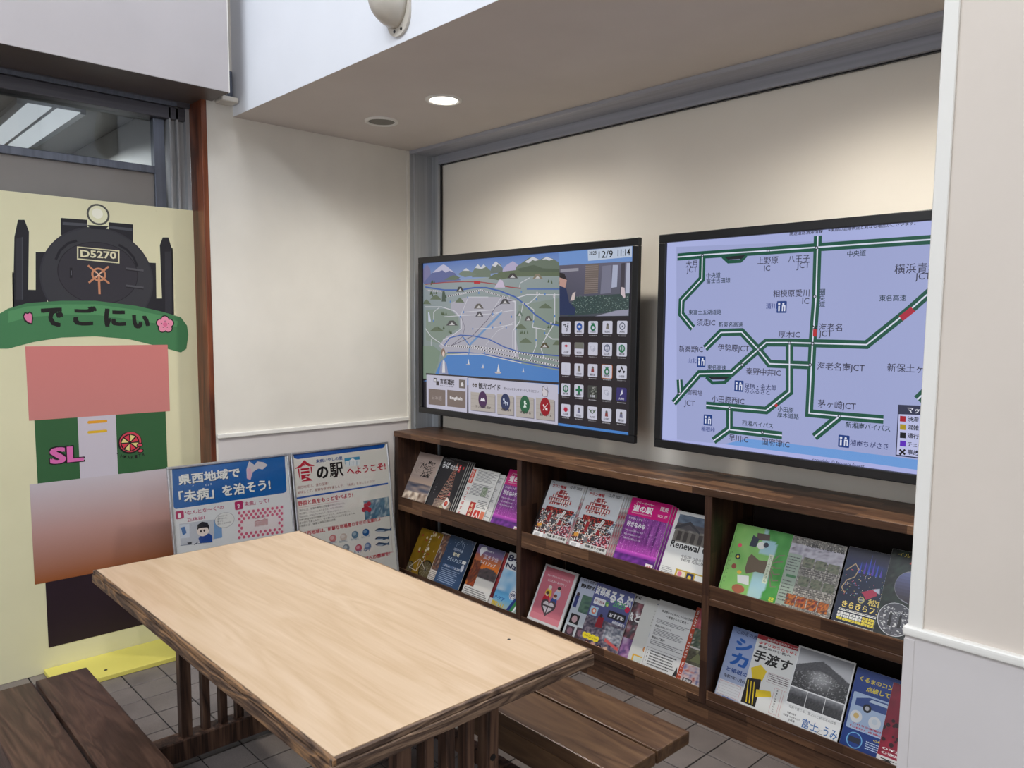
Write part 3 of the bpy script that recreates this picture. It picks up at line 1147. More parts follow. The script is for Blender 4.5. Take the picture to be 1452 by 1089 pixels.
def c_fest(a):
    a.rect(0, 0, 1, 1, (196, 198, 202))
    rnd = random.Random(21)
    dark = [(28, 28, 32), (60, 58, 62), (110, 108, 110), (206, 204, 202), (232, 230, 226), (150, 30, 40), (40, 40, 48), (176, 120, 90)]
    def f(x, y):
        if y < 0.10 or (x < 0.10 and y < 0.22): return (200, 203, 208)
        if x + y * 0.35 > 0.98 and y < 0.50: return rnd.choice([(120, 134, 150), (196, 200, 206), (90, 104, 124), (216, 218, 222)])
        if x + y * 0.9 > 1.32: return rnd.choice([(150, 30, 52), (60, 40, 60), (196, 190, 196), (96, 24, 44), (210, 120, 130)])
        if y < 0.26: return rnd.choice([(120, 30, 36), (60, 30, 32), (150, 40, 44), (190, 60, 50), (40, 30, 32)])
        return rnd.choice(dark)
    a.photo(0, 0.36, 1, 0.88, f, 34, 32, False)
    for k, (y, w, h_) in enumerate(((0.130, 0.10, 0.022), (0.165, 0.17, 0.028), (0.215, 0.25, 0.035), (0.275, 0.33, 0.05), (0.345, 0.27, 0.03))):
        n_ = int(w * 60)
        for j_ in range(n_):
            x = 0.44 - w + (j_ + 0.5) * 2 * w / n_
            dy = 0.012 * abs(x - 0.44) / w
            a.fpoly([(x - w / n_, y + h_ + dy), (x + w / n_, y + h_ + dy), (x + w / n_, y + dy), (x - w / n_, y + dy)], rnd.choice([(226, 222, 216), (226, 222, 216), (196, 186, 180), (120, 40, 44)]) if j_ % 2 else (162, 40, 46))
        a.fpoly([(0.44 - w * 1.05, y + 0.006), (0.44 + w * 1.05, y + 0.006), (0.44 + w * 0.9, y - 0.006), (0.44 - w * 0.9, y - 0.006)], (120, 28, 34))
    a.fpoly([(0.66, 0.44), (0.73, 0.46), (0.60, 0.66), (0.53, 0.64)], (226, 224, 222)); a.line_l([a.fr((0.69, 0.46)), a.fr((0.57, 0.64))], 0.0015, (70, 70, 76))
    a.fpoly([(0.28, 0.52), (0.36, 0.52), (0.34, 0.66), (0.26, 0.66)], (168, 40, 50)); a.fdisc((0.32, 0.50), 0.006, (206, 160, 140))
    for x, y, c_ in ((0.14, 0.60, (120, 122, 126)), (0.44, 0.62, (70, 72, 80)), (0.56, 0.72, (60, 60, 68)), (0.22, 0.74, (50, 50, 56)), (0.40, 0.76, (110, 110, 116)), (0.64, 0.62, (150, 36, 46))):
        a.fpoly([(x - 0.05, y + 0.07), (x + 0.05, y + 0.07), (x + 0.035, y - 0.01), (x - 0.035, y - 0.01)], c_); a.fdisc((x, y - 0.025), 0.0052, (196, 156, 136), 0.006); a.fdisc((x, y - 0.038), 0.0055, (34, 30, 32), 0.003)
    a.ftext('タウン情報', 0.08, 0.105, 0.50, (160, 30, 38), 0.05, 0.03)
    a.ftext('12 月 2025', 0.60, 0.075, 0.94, (60, 60, 66), bold=0.02)
    a.ftext('No.', 0.05, 0.04, 0.13, K)
    a.fpoly([(0.04, 0.74), (0.16, 0.72), (0.18, 0.77), (0.05, 0.79)], (206, 146, 60))
    a.rect(0.02, 0.87, 0.30, 0.99, WH); a.rect(0.05, 0.89, 0.2, 0.97, (190, 190, 192))
    a.rect(0.38, 0.85, 1, 1, (206, 206, 204))
    a.ftext('特集 祭りの季節', 0.42, 0.91, 0.96, K, 0.865, 0.03); a.dashes(0.42, 0.93, 0.98, 0.99, 2, (90, 90, 94), 0.5, 3)


def c_fest_back(a):
    a.rect(0, 0, 1, 1, (188, 190, 196))
    a.photo(0, 0.2, 1, 1, blotch([(40, 40, 46), (190, 190, 192), (150, 40, 60), (90, 92, 104)], 8, 2), 16, 20)
    a.ftext('12 月 2025', 0.60, 0.075, 0.94, (60, 60, 66), bold=0.02)


def c_renew(a):
    a.rect(0, 0, 1, 1, (224, 224, 222))
    def f(x, y):
        if y < 0.30: return mix((52, 62, 78), (126, 140, 158), nz(x * 7, y * 9, 3))
        if y < 0.52: return mix((62, 58, 62), (96, 92, 94), nz(x * 4, y * 20, 3))
        return mix((64, 60, 58), (176, 170, 160), nz(x * 9, y * 7, 7))
    a.photo(0.08, 0.05, 0.96, 0.46, f, 26, 18)
    a.fpoly([(0.06, 0.24), (0.36, 0.13), (0.62, 0.26), (0.62, 0.29), (0.36, 0.18), (0.06, 0.29)], (58, 56, 62))
    a.rect(0.12, 0.29, 0.94, 0.44, (110, 104, 98)); 
    for x in (0.16, 0.30, 0.46, 0.62, 0.76): a.rect(x, 0.30, x + 0.09, 0.44, (66, 60, 58))
    a.ftext('Renewal Open', 0.08, 0.585, 1.20, K, bold=0.02)
    for k in range(2): a.ftext('令和7年 12月の休み', 0.38, 0.67 + k * 0.05, 0.95, (70, 70, 72), bold=0.01)
    a.dashes(0.05, 0.85, 0.32, 0.97, 5, (130, 130, 134), 0.4, 2)
    a.rect(0.36, 0.84, 1, 1, (190, 160, 60))
    a.rect(0.40, 0.86, 0.58, 0.98, (226, 216, 190)); a.fdisc((0.46, 0.90), 0.01, (216, 120, 150)); a.rect(0.61, 0.86, 0.76, 0.98, (40, 50, 90)); a.fdisc((0.68, 0.92), 0.008, (220, 190, 60)); a.rect(0.79, 0.86, 0.97, 0.98, (230, 230, 226))


def c_pink(a):
    a.rect(0, 0, 1, 1, (222, 220, 222))
    a.rect(0.05, 0.035, 0.93, 0.90, (206, 116, 132)); a.rect(0.05, 0.80, 0.93, 0.90, (220, 134, 146))
    a.ftext('おもいやりのバトンをつなごう', 0.16, 0.18, 0.84, WH, bold=0.01)
    a.ftext('ささえあい ありがとう', 0.22, 0.26, 0.78, WH, bold=0.01)
    # a group of four plain figures over a heart with road markings
    for x, y, c_, hc in ((0.36, 0.36, (226, 190, 60), (226, 220, 214)), (0.62, 0.34, (190, 196, 220), (50, 44, 46)), (0.34, 0.46, (200, 40, 60), (90, 60, 50)), (0.58, 0.47, (54, 80, 150), (110, 60, 40))):
        a.fdisc((x, y + 0.09), 0.020, c_, 0.026); a.fdisc((x, y), 0.011, (236, 206, 190)); a.fdisc((x, y - 0.018), 0.011, hc, 0.008)
    c = a.fr((0.47, 0.66))
    def heart(s_, col):
        pts = []
        for i in range(40):
            t = 2 * math.pi * i / 40
            pts.append((c[0] + s_ * 16 * math.sin(t) ** 3, c[1] + s_ * (13 * math.cos(t) - 5 * math.cos(2 * t) - 2 * math.cos(3 * t) - math.cos(4 * t))))
        a.poly_l(pts, col)
    heart(0.0029, (84, 70, 76)); heart(0.0021, (224, 214, 220))
    a.line_l([(c[0] - 0.034, c[1] + 0.004), (c[0] + 0.034, c[1] + 0.004)], 0.008, (84, 70, 76))
    a.line_l([(c[0], c[1] + 0.004), (c[0], c[1] - 0.034)], 0.007, (84, 70, 76))
    a.ftext('県 交通安全', 0.36, 0.965, 0.60, (90, 90, 96), bold=0.01)


def c_shizu(a):
    a.rect(0, 0, 1, 1, (176, 184, 210), (196, 204, 206))
    a.ftext('くらし応援マガジン', 0.10, 0.055, 0.70, (40, 44, 70), bold=0.02)
    a.ftext('静岡女子', 0.08, 0.155, 0.70, K, 0.085, 0.04)
    a.photo(0.22, 0.26, 0.80, 0.55, blotch([(40, 70, 66), (96, 130, 110), (60, 84, 90)], 4, 1), 10, 10)
    a.rect(0.04, 0.30, 0.14, 0.50, (50, 60, 120)); a.fdisc((0.09, 0.28), 0.009, (60, 50, 60))
    a.rect(0.08, 0.60, 0.34, 0.76, (34, 32, 36)); a.fdisc((0.21, 0.68), 0.016, (206, 170, 176))
    for x, y in ((0.12, 0.88), (0.42, 0.86)): a.rect(x - 0.06, y - 0.08, x + 0.18, y + 0.09, (70, 56, 66)); a.fdisc((x + 0.06, y), 0.015, (130, 96, 110))


def c_ruru(a):
    a.rect(0, 0, 1, 1, (96, 104, 160), (60, 62, 100))
    a.ftext('首都高', 0.02, 0.185, 0.40, WH, 0.05, 0.03)
    a.ftext('るるぶ', 0.42, 0.24, 0.98, WH, 0.06, 0.045)
    a.rrect_l(*a.fr((0.06, 0.34)), *a.fr((0.36, 0.235)), 0.004, (232, 232, 236)); a.ftext('今こそ首都高', 0.09, 0.31, 0.33, (130, 40, 60), 0.265, 0.02)
    a.fdisc((0.92, 0.27), 0.013, (206, 40, 84)); a.fdisc((0.40, 0.285), 0.010, (90, 150, 96)); a.fdisc((0.42, 0.30), 0.006, (190, 210, 110))
    a.ftext('2025', 0.55, 0.285, 0.86, (90, 170, 110), bold=0.02)
    a.rect(0.04, 0.38, 0.24, 0.52, (176, 206, 226)); a.fdisc((0.14, 0.45), 0.013, (226, 120, 80)); a.fdisc((0.15, 0.45), 0.007, WH)
    a.rrect_l(*a.fr((0.50, 0.475)), *a.fr((0.95, 0.36)), 0.005, (34, 34, 44)); a.ftext('おすすめ', 0.54, 0.455, 0.91, (236, 236, 240), 0.39, 0.03)
    a.ftext('名所旧跡巡り', 0.66, 0.55, 0.97, (236, 236, 240), 0.49, 0.03)
    def f(x, y):
        n_ = nz(x * 16, y * 14, 4)
        if x > 0.55 and 0.1 < y < 0.6: return mix((70, 76, 96), (216, 216, 220), n_ * 1.5 - 0.2)
        return mix((40, 36, 60), (190, 176, 180), n_ * 1.4 - 0.3)
    a.photo(0, 0.54, 1, 1, f, 34, 26)
    a.fpoly([(0.30, 0.50), (0.44, 0.50), (0.46, 0.66), (0.28, 0.68)], (150, 34, 50)); a.fdisc((0.36, 0.485), 0.008, (60, 40, 40))
    a.fpoly([(0.62, 0.78), (1, 0.86), (1, 0.90), (0.62, 0.83)], (200, 90, 90))
    for k in range(9):
        a.fdisc((0.10 + k * 0.042, 0.845 + 0.008 * math.sin(k * 2)), 0.011, (236, 216, 50), 0.013, 10)
    a.ftext('おいしいパン', 0.10, 0.86, 0.44, (60, 44, 30), 0.83, 0.02)
    for k in range(4): a.fdisc((0.22 + k * 0.16, 0.95), 0.014, ((70, 40, 50), (196, 150, 140), (50, 30, 44), (206, 170, 150))[k]); a.fdisc((0.22 + k * 0.16, 0.955), 0.008, (226, 180, 160))


def c_shiokaze(a):
    a.rect(0, 0, 1, 1, (206, 206, 206))
    a.ftext('LIFE', 0.05, 0.07, 0.5, K, 0.03, 0.02)
    a.photo(0, 0.12, 1, 0.7, blotch([(216, 216, 216), (60, 60, 66), (150, 90, 100), (196, 200, 206)], 5, 8), 12, 20)
    a.photo(0, 0.68, 1, 1, blotch([(40, 40, 90), (160, 110, 160), (206, 200, 216)], 4, 9), 12, 12)
    a.ftext('魚と', 0.1, 0.42, 0.7, WH, 0.28, 0.04)


def c_strip(a):
    a.rect(0, 0, 1, 1, (212, 212, 208))
    a.fpoly([(0.3, 0.06), (0.44, 0.02), (0.44, 0.09)], (50, 60, 110))
    a.vtext('みんなの防災', 0.30, 0.14, 0.40, 0.006, (90, 90, 96))
    a.rect(0.34, 0.46, 0.52, 0.55, (50, 110, 170)); a.fdisc((0.40, 0.62), 0.006, (60, 120, 90))
    a.fdisc((0.36, 0.74), 0.012, (190, 110, 40)); a.fdisc((0.36, 0.74), 0.008, (216, 170, 110))
    a.rect(0.10, 0.85, 0.42, 0.98, (226, 176, 60)); a.rect(0.14, 0.87, 0.38, 0.96, (206, 214, 206))


def c_doc(a):
    a.rect(0, 0, 1, 1, (216, 216, 216))
    a.ftext('安全安心なまちづくりに向けた取組', 0.14, 0.16, 0.98, K, bold=0.03)
    a.ftext('〜皆様からのご意見〜', 0.28, 0.22, 0.86, K, bold=0.02)
    a.dashes(0.08, 0.27, 0.96, 0.33, 3, (110, 110, 114), 0.45, 1)
    a.ftext('取組の目的について', 0.08, 0.38, 0.5, K, bold=0.02)
    a.dashes(0.08, 0.40, 0.96, 0.50, 5, (110, 110, 114), 0.45, 2)
    a.ftext('参加のご案内', 0.08, 0.55, 0.42, K, bold=0.02)
    a.dashes(0.08, 0.57, 0.96, 0.64, 3, (110, 110, 114), 0.45, 3)
    a.fline([(0.05, 0.68), (0.97, 0.68), (0.97, 0.95), (0.05, 0.95), (0.05, 0.68)], 0.001, (70, 70, 72))
    a.dashes(0.16, 0.71, 0.88, 0.93, 6, (60, 60, 64), 0.45, 4)
    for y in (0.72, 0.765, 0.81, 0.87): a.fdisc((0.10, y), 0.002, K)
    a.fpoly([(0.84, 0.93), (0.90, 0.80), (0.96, 0.93)], (50, 50, 52))


def c_visitor(a):
    a.rect(0, 0, 1, 1, (206, 200, 196))
    a.photo(0.16, 0.0, 1, 0.26, blotch([(150, 50, 64), (206, 110, 120), (110, 40, 60)], 6, 1), 12, 10)
    a.photo(0.16, 0.26, 1, 0.50, blotch([(220, 150, 110), (96, 110, 90), (60, 70, 60), (200, 196, 190)], 6, 4), 12, 10)
    a.photo(0.16, 0.52, 1, 0.72, blotch([(120, 118, 96), (70, 66, 56), (160, 160, 130)], 6, 6), 12, 10)
    a.fpoly([(0.3, 0.68), (0.55, 0.56), (0.9, 0.68)], (122, 124, 90))
    a.photo(0.16, 0.73, 1, 0.93, blotch([(60, 70, 130), (206, 190, 190), (160, 70, 60)], 6, 7), 12, 10)
    a.rect(0, 0, 0.17, 1, (176, 70, 44))
    t = 'VISITOR CENTER OF TANZAWA'
    for i, ch in enumerate(t):
        vs, fs, x0, x1, y0, y1 = text_shape('H' if ch == ' ' else ch, 0.02)
        if ch == ' ':
            continue
        c = a.fr((0.14, 0.975 - i * 0.038))
        k = 0.012
        b = len(a.V)
        a.V += [(*a.lc((c[0] - (y - 0) * k * 1.1, c[1] + (x - x0) * k)), a.z) for x, y in vs]
        for f_ in fs:
            a.F.append(tuple(i_ + b for i_ in f_)); a.C.append([(238, 232, 228)] * len(f_))
    a.z += a.STEP
    a.rect(0.25, 0.90, 0.62, 0.965, (50, 46, 56)); a.ftext('西丹沢', 0.30, 0.955, 0.58, WH, 0.91, 0.02)


def c_green(a):
    def f(x, y):
        if x > 0.80 - 0.35 * abs(y - 0.5) ** 2 - (0.15 if y < 0.14 else 0) and True:
            return mix((84, 160, 76), (52, 130, 50), nz(x * 9, y * 8, 2))
        if 0.52 < x and (y < 0.36 or y > 0.6):
            return mix((150, 190, 206), (176, 206, 196), nz(x * 5, y * 6, 2))
        return mix((150, 196, 116), (110, 170, 84), nz(x * 6, y * 6, 3))
    a.photo(0, 0, 1, 1, f, 30, 36)
    # a tree lying across the sheet, its root fan to the right
    a.fpoly([(0.36, 0.44), (0.40, 0.38), (0.55, 0.44), (0.78, 0.42), (0.78, 0.60), (0.55, 0.60), (0.40, 0.66), (0.36, 0.60)], (104, 88, 70))
    for k in range(6):
        y = 0.30 + k * 0.085
        a.fline([(0.76, 0.48 + (k - 2.5) * 0.022), (0.86, y + 0.02), (0.95, y)], 0.0045, (120, 110, 92))
    a.fpoly([(0.70, 0.33), (0.775, 0.33), (0.775, 0.72), (0.70, 0.72)], (206, 214, 190)); a.vtext('せいぶきたえほん', 0.715, 0.34, 0.71, 0.010, (80, 110, 80))
    a.fpoly([(0.40, 0.08), (0.62, 0.07), (0.64, 0.15), (0.42, 0.18)], (80, 62, 58))
    a.fpoly([(0.34, 0.12), (0.46, 0.16), (0.44, 0.28), (0.32, 0.28)], (44, 50, 66))
    a.fdisc((0.52, 0.24), 0.016, (222, 222, 216), 0.014); a.fdisc((0.60, 0.22), 0.010, (40, 44, 60))
    a.fdisc((0.16, 0.30), 0.008, (226, 90, 110)); a.fdisc((0.18, 0.46), 0.011, (40, 60, 60)); a.fdisc((0.18, 0.46), 0.005, (226, 200, 70))
    a.fdisc((0.16, 0.60), 0.010, (146, 74, 60)); a.fdisc((0.28, 0.66), 0.009, (222, 180, 70), 0.007)
    a.fpoly([(0.26, 0.70), (0.46, 0.68), (0.50, 0.80), (0.30, 0.80)], (214, 216, 214))
    a.fdisc((0.34, 0.88), 0.026, (166, 96, 70), 0.016)
    a.fline([(0.03, 0.02), (0.03, 0.98)], 0.0012, (80, 110, 70))
    a.vtext('もりのものがたり', 0.05, 0.38, 0.85, 0.006, (70, 90, 60))
    a.ftext('松田', 0.88, 0.93, 0.96, (226, 220, 60), 0.87, 0.02)


def c_rocks(a):
    a.rect(0, 0, 1, 1, (122, 118, 112))
    a.photo(0, 0, 1, 1, speck([(96, 92, 90), (176, 170, 160), (124, 120, 114), (150, 146, 140), (112, 108, 104), (134, 130, 124)], 3), 44, 60, False)
    a.photo(0, 0.10, 1, 0.28, blotch([(120, 116, 130), (190, 186, 196), (96, 90, 100)], 8, 5), 20, 8)
    a.ftext('水源林とふるさとの森', 0.30, 0.115, 0.98, (50, 48, 50), 0.05, 0.03)
    a.rect(0.0, 0.24, 0.26, 0.92, (150, 164, 150))
    for y, n_ in ((0.25, 1), (0.50, 2)):
        for k in range(3):
            a.photo(0.30 + k * 0.23, y + 0.04 * k * 0.2, 0.50 + k * 0.23, y + 0.13, blotch([(40, 44, 44), (130, 130, 110), (70, 90, 70)], 4, k + n_), 7, 6)
    for k in range(4):
        a.photo(0.16 + k * 0.20, 0.76, 0.34 + k * 0.20, 0.90, blotch([(150, 40, 30), (206, 120, 40), (60, 36, 40), (190, 50, 60)], 5, k), 7, 6)
    a.rect(0.06, 0.52, 0.24, 0.555, (70, 120, 80))
    a.dashes(0.02, 0.28, 0.24, 0.50, 6, (80, 84, 84), 0.35, 1); a.dashes(0.02, 0.60, 0.24, 0.90, 7, (84, 88, 84), 0.35, 2)
    for y in (0.40, 0.66): a.dashes(0.32, y, 0.98, y + 0.08, 3, (84, 80, 76), 0.4, 3)
    a.rect(0.84, 0.93, 1, 1, (226, 226, 222)); a.ftext('無料', 0.86, 0.985, 0.98, K, 0.945)


def c_matsuda(a):
    def f(x, y):
        if y < 0.16: return mix((24, 22, 40), (40, 44, 80), y * 6)
        b_ = math.exp(-((x - 0.45) ** 2) * 20) * max(0, 1 - abs(y - 0.12) * 6)
        return mix(mix((38, 54, 84), (22, 28, 50), y), (50, 70, 190), b_)
    a.photo(0, 0, 1, 1, f, 22, 26)
    for k, (x, h_) in enumerate(((0.28, 0.16), (0.36, 0.12), (0.43, 0.05), (0.50, 0.09), (0.57, 0.14), (0.64, 0.18))):
        a.fpoly([(x - 0.02, 0.30), (x + 0.02, 0.30), (x, h_)], ((60, 80, 200), (90, 70, 190))[k % 2])
    rnd = random.Random(4)
    pts = [(0.06 + 0.18 * math.sin(t * 0.5) ** 2 + 0.02 * t, 0.30 + 0.03 * t) for t in range(0, 9)]
    a.fline([(0.05, 0.30), (0.18, 0.20), (0.26, 0.26), (0.22, 0.36), (0.10, 0.42), (0.04, 0.52), (0.12, 0.58)], 0.003, (196, 170, 130))
    for k in range(110):
        x = rnd.uniform(0.05, 0.9); y = rnd.uniform(0.26, 0.60)
        a.fdisc((x, y), 0.0014, rnd.choice([(236, 206, 120), (232, 90, 110), (150, 170, 230), (240, 226, 190), (90, 180, 130)]), None, 5)
    a.fpoly([(0.40, 0.52), (0.62, 0.44), (0.66, 0.52), (0.50, 0.60)], (190, 60, 90)); a.fpoly([(0.56, 0.46), (0.68, 0.43), (0.70, 0.50)], (200, 206, 220))
    a.fdisc((0.42, 0.615), 0.011, (206, 190, 110)); a.fdisc((0.42, 0.615), 0.008, (70, 80, 110)); a.ftext('第20回', 0.37, 0.625, 0.47, (230, 224, 190))
    a.ftext('松田', 0.54, 0.655, 0.84, (230, 206, 110), 0.575, 0.02)
    a.ftext('きらきらフェスタ', 0.12, 0.745, 1.04, (230, 206, 110), 0.665, 0.02)
    a.rect(0.08, 0.765, 0.96, 0.79, (220, 220, 214)); a.dashes(0.1, 0.77, 0.94, 0.785, 1, K)
    for r in range(3):
        for k in range(8):
            c_ = (226, 206, 70) if (r == 2 or k in (4, 5)) else (224, 224, 220)
            a.rect(0.08 + k * 0.108, 0.805 + r * 0.035, 0.08 + k * 0.108 + 0.098, 0.833 + r * 0.035, c_)
            a.ftext(str(6 + k + r * 8), 0.11 + k * 0.108, 0.828 + r * 0.035, 0.15 + k * 0.108, K, 0.812 + r * 0.035)
    a.dashes(0.05, 0.93, 0.95, 0.99, 3, (206, 206, 196), 0.45, 5)


def c_yamanami(a):
    a.photo(0, 0, 1, 1, blotch([(20, 26, 24), (44, 60, 50), (14, 18, 18), (90, 96, 84)], 7, 3), 22, 30)
    a.ftext('イルミネーション', 0.10, 0.07, 0.9, (222, 200, 80), 0.03, 0.01)
    a.ftext('やまきた', 0.30, 0.165, 1.0, (206, 56, 50), 0.10, 0.03)
    a.fdisc((0.42, 0.38), 0.054, (150, 150, 160), 0.054)
    c = a.fr((0.42, 0.38))
    for k in range(10):
        y0_, y1_ = -0.053 + k * 0.0106, -0.053 + (k + 1) * 0.0106
        w0, w1 = math.sqrt(max(0, 0.053 ** 2 - y0_ ** 2)), math.sqrt(max(0, 0.053 ** 2 - y1_ ** 2))
        a.poly_l([(c[0] - w0, c[1] + y0_), (c[0] + w0, c[1] + y0_), (c[0] + w1, c[1] + y1_), (c[0] - w1, c[1] + y1_)], mix((60, 50, 60), (116, 124, 176), k / 9))
    a.fdisc((0.28, 0.755), 0.054, (206, 206, 210)); c = a.fr((0.28, 0.755))
    rnd = random.Random(8)
    a.disc_l(c, 0.052, 0.052, (84, 84, 92))
    for k in range(150):
        r_, t = 0.049 * math.sqrt(rnd.random()), rnd.random() * 6.28
        a.disc_l((c[0] + r_ * math.cos(t), c[1] + r_ * math.sin(t)), 0.0032, 0.002, rnd.choice([(150, 150, 154), (206, 206, 206), (60, 60, 66)]), 6)
    for x in (-0.016, 0.014):
        a.poly_l([(c[0] + x - 0.004, c[1] - 0.024), (c[0] + x + 0.006, c[1] - 0.024), (c[0] + x + 0.005, c[1] + 0.010), (c[0] + x - 0.003, c[1] + 0.010)], (22, 22, 26))
        a.disc_l((c[0] + x + 0.001, c[1] + 0.014), 0.004, 0.005, (22, 22, 26))
    a.ftext('撮影ツアー', 0.62, 0.97, 0.98, (226, 150, 150), 0.92, 0.02)


def c_shika(a):
    a.rect(0, 0, 1, 1, (140, 158, 204), (176, 184, 206))
    a.ftext('この冬の展示', 0.10, 0.09, 0.62, (60, 70, 110), bold=0.01)
    a.ftext('シ', 0.14, 0.30, 0.48, (36, 92, 172), 0.13, 0.05)
    a.ftext('カ', 0.12, 0.51, 0.48, (36, 92, 172), 0.33, 0.05)
    a.ftext('と箱根の森', 0.10, 0.61, 0.66, (36, 72, 140), 0.55, 0.03)
    a.ftext('令和7年11月8日 5', 0.08, 0.70, 0.62, (40, 40, 60), bold=0.02)
    a.rect(0.02, 0.74, 0.60, 0.94, (214, 214, 218)); a.fline([(0.04, 0.755), (0.48, 0.755), (0.48, 0.93), (0.04, 0.93), (0.04, 0.755)], 0.0008, (190, 60, 60))
    for k in range(4): a.fline([(0.04, 0.79 + k * 0.035), (0.48, 0.79 + k * 0.035)], 0.0005, (120, 120, 130))
    a.ftext('入場無料', 0.08, 0.985, 0.42, (30, 80, 170), 0.945, 0.04)


def c_tewatasu(a):
    a.rect(0, 0, 1, 1, (222, 222, 220))
    a.rect(0, 0, 1, 0.06, (170, 22, 34)); a.ftext('自転車安全利用キャンペーン', 0.2, 0.05, 0.9, WH, 0.02)
    a.ftext('ゆずりあう心とゆとりで', 0.06, 0.125, 0.98, (190, 40, 50), 0.085, 0.03)
    a.ftext('事故のない街へ', 0.06, 0.17, 0.7, (60, 50, 60), 0.135, 0.03)
    a.ftext('手渡す', 0.02, 0.36, 0.76, K, 0.20, 0.03, 0.1)
    # plain black-and-yellow graphic shapes where the flyer's illustration stands
    a.fpoly([(0.04, 0.46), (0.20, 0.38), (0.34, 0.44), (0.30, 0.58), (0.12, 0.60)], (226, 196, 50))
    a.fpoly([(0.02, 0.60), (0.28, 0.56), (0.30, 0.74), (0.30, 0.92), (0.02, 0.92)], (38, 34, 34))
    a.fpoly([(0.24, 0.70), (0.50, 0.66), (0.54, 0.73), (0.26, 0.80)], (226, 196, 50))
    for k in range(3): a.fline([(0.05 + k * 0.06, 0.62), (0.12 + k * 0.06, 0.90)], 0.004, (226, 196, 50))
    a.fline([(0.38, 0.44), (0.88, 0.44), (0.88, 0.56), (0.38, 0.56), (0.38, 0.44)], 0.0007, (150, 60, 70)); a.dashes(0.40, 0.45, 0.86, 0.55, 4, (110, 90, 96), 0.45, 2)
    for x in (0.56, 0.74):
        a.fline([(x, 0.60), (x + 0.14, 0.60), (x + 0.14, 0.92), (x, 0.92), (x, 0.60)], 0.0008, (190, 60, 70))
        a.vtext('手渡しは確実にして', x + 0.045, 0.61, 0.91, 0.006, K, 0.02)


def c_fuji(a):
    a.rect(0, 0, 1, 1, (222, 223, 224))
    a.rect(0.03, 0.015, 0.99, 0.72, (240, 240, 240))
    def f(x, y):
        ridge = 0.16 + 0.62 * abs(x - 0.46) ** 1.05 + 0.03 * nz(x * 9, 1, 1)
        fore = 0.52 - 0.10 * math.cos((x - 0.5) * 5) + 0.05 * nz(x * 6, 3)
        n_ = nz(x * 26, y * 22, 4) * 0.5 + nz(x * 60, y * 60, 9) * 0.5
        if y < ridge: return mix((150, 152, 158), (196, 196, 200), y * 3)
        if y < fore: return mix((62, 62, 66), (112, 112, 116), n_)
        d_ = math.exp(-((x - 0.5) ** 2 + (y - 0.62) ** 2) * 16)
        return mix(mix((36, 36, 38), (96, 96, 98), n_), (206, 206, 208), d_ * 0.75 + (0.45 if n_ > 0.60 else 0))
    a.photo(0.04, 0.02, 0.98, 0.50, f, 70, 56)
    for k in range(3):
        a.photo(0.04 + k * 0.315, 0.515, 0.04 + k * 0.315 + 0.305, 0.70, (lambda kk: (lambda x, y: mix((44, 44, 48), (190, 190, 194), (0.75 - y * 1.1) + 0.4 * (nz(x * 7, y * 7, kk) - 0.5)) if y < 0.45 + 0.2 * abs(x - 0.5) else mix((40, 40, 42), (110, 110, 112), nz(x * 12, y * 12, kk + 3))))(k), 18, 12)
    a.ftext('写真で感じる、富士山と駿河湾の四季', 0.10, 0.765, 0.92, (80, 84, 90), bold=0)
    a.ftext('開館30周年', 0.10, 0.835, 0.26, K, bold=0.01); a.ftext('写真展 2025年冬から', 0.04, 0.875, 0.34, K, bold=0.01); a.ftext('企画展', 0.14, 0.915, 0.26, K, bold=0.01)
    a.ftext('富士', 0.38, 0.93, 0.66, (40, 96, 160), 0.82, 0.015); a.ftext('と', 0.665, 0.93, 0.745, (90, 92, 96), 0.865, 0.0)
    a.ftext('うみ', 0.75, 0.93, 0.985, (40, 96, 160), 0.82, 0.01)


def c_car(a):
    a.rect(0, 0, 1, 1, (24, 62, 140), (22, 50, 116))
    a.ftext('くるまのコンピュータ', 0.08, 0.15, 0.99, (226, 206, 60), 0.09, 0.025)
    a.ftext('点検してますか', 0.22, 0.25, 0.90, (226, 206, 60), 0.185, 0.025)
    a.rrect_l(*a.fr((0.04, 0.72)), *a.fr((0.98, 0.29)), 0.004, (170, 190, 220))
    a.fpoly([(0.10, 0.36), (0.30, 0.31), (0.62, 0.31), (0.78, 0.36), (0.96, 0.37), (0.96, 0.44), (0.10, 0.44)], (50, 76, 140))
    a.fpoly([(0.30, 0.36), (0.34, 0.325), (0.58, 0.325), (0.66, 0.36)], (190, 206, 226))
    for x in (0.30, 0.78): a.fdisc((x, 0.44), 0.014, (30, 32, 40)); a.fdisc((x, 0.44), 0.007, (190, 190, 196))
    for x, c_ in ((0.16, (222, 190, 120)), (0.46, (206, 216, 226)), (0.76, (216, 206, 190))): a.fdisc((x, 0.57), 0.020, (224, 226, 230)); a.fdisc((x, 0.56), 0.009, c_)
    a.fdisc((0.68, 0.47), 0.014, (232, 206, 40)); a.ftext('車検で', 0.61, 0.478, 0.75, (40, 40, 60), 0.458)
    a.ftext('これらの装置は、今年から', 0.14, 0.665, 0.92, (180, 30, 60), 0.64, 0.03)
    a.ftext('「OBD」点検が必要', 0.10, 0.705, 0.80, (180, 30, 60), 0.68, 0.03)
    a.fdisc((0.22, 0.84), 0.026, (110, 170, 216)); a.fdisc((0.22, 0.84), 0.023, (30, 60, 130)); a.rect(0.13, 0.805, 0.31, 0.87, (40, 44, 60))
    a.ftext('OBD点検', 0.50, 0.775, 0.86, (226, 206, 60), 0.75, 0.02)
    a.dashes(0.40, 0.80, 0.96, 0.90, 4, (190, 206, 230), 0.4, 3)


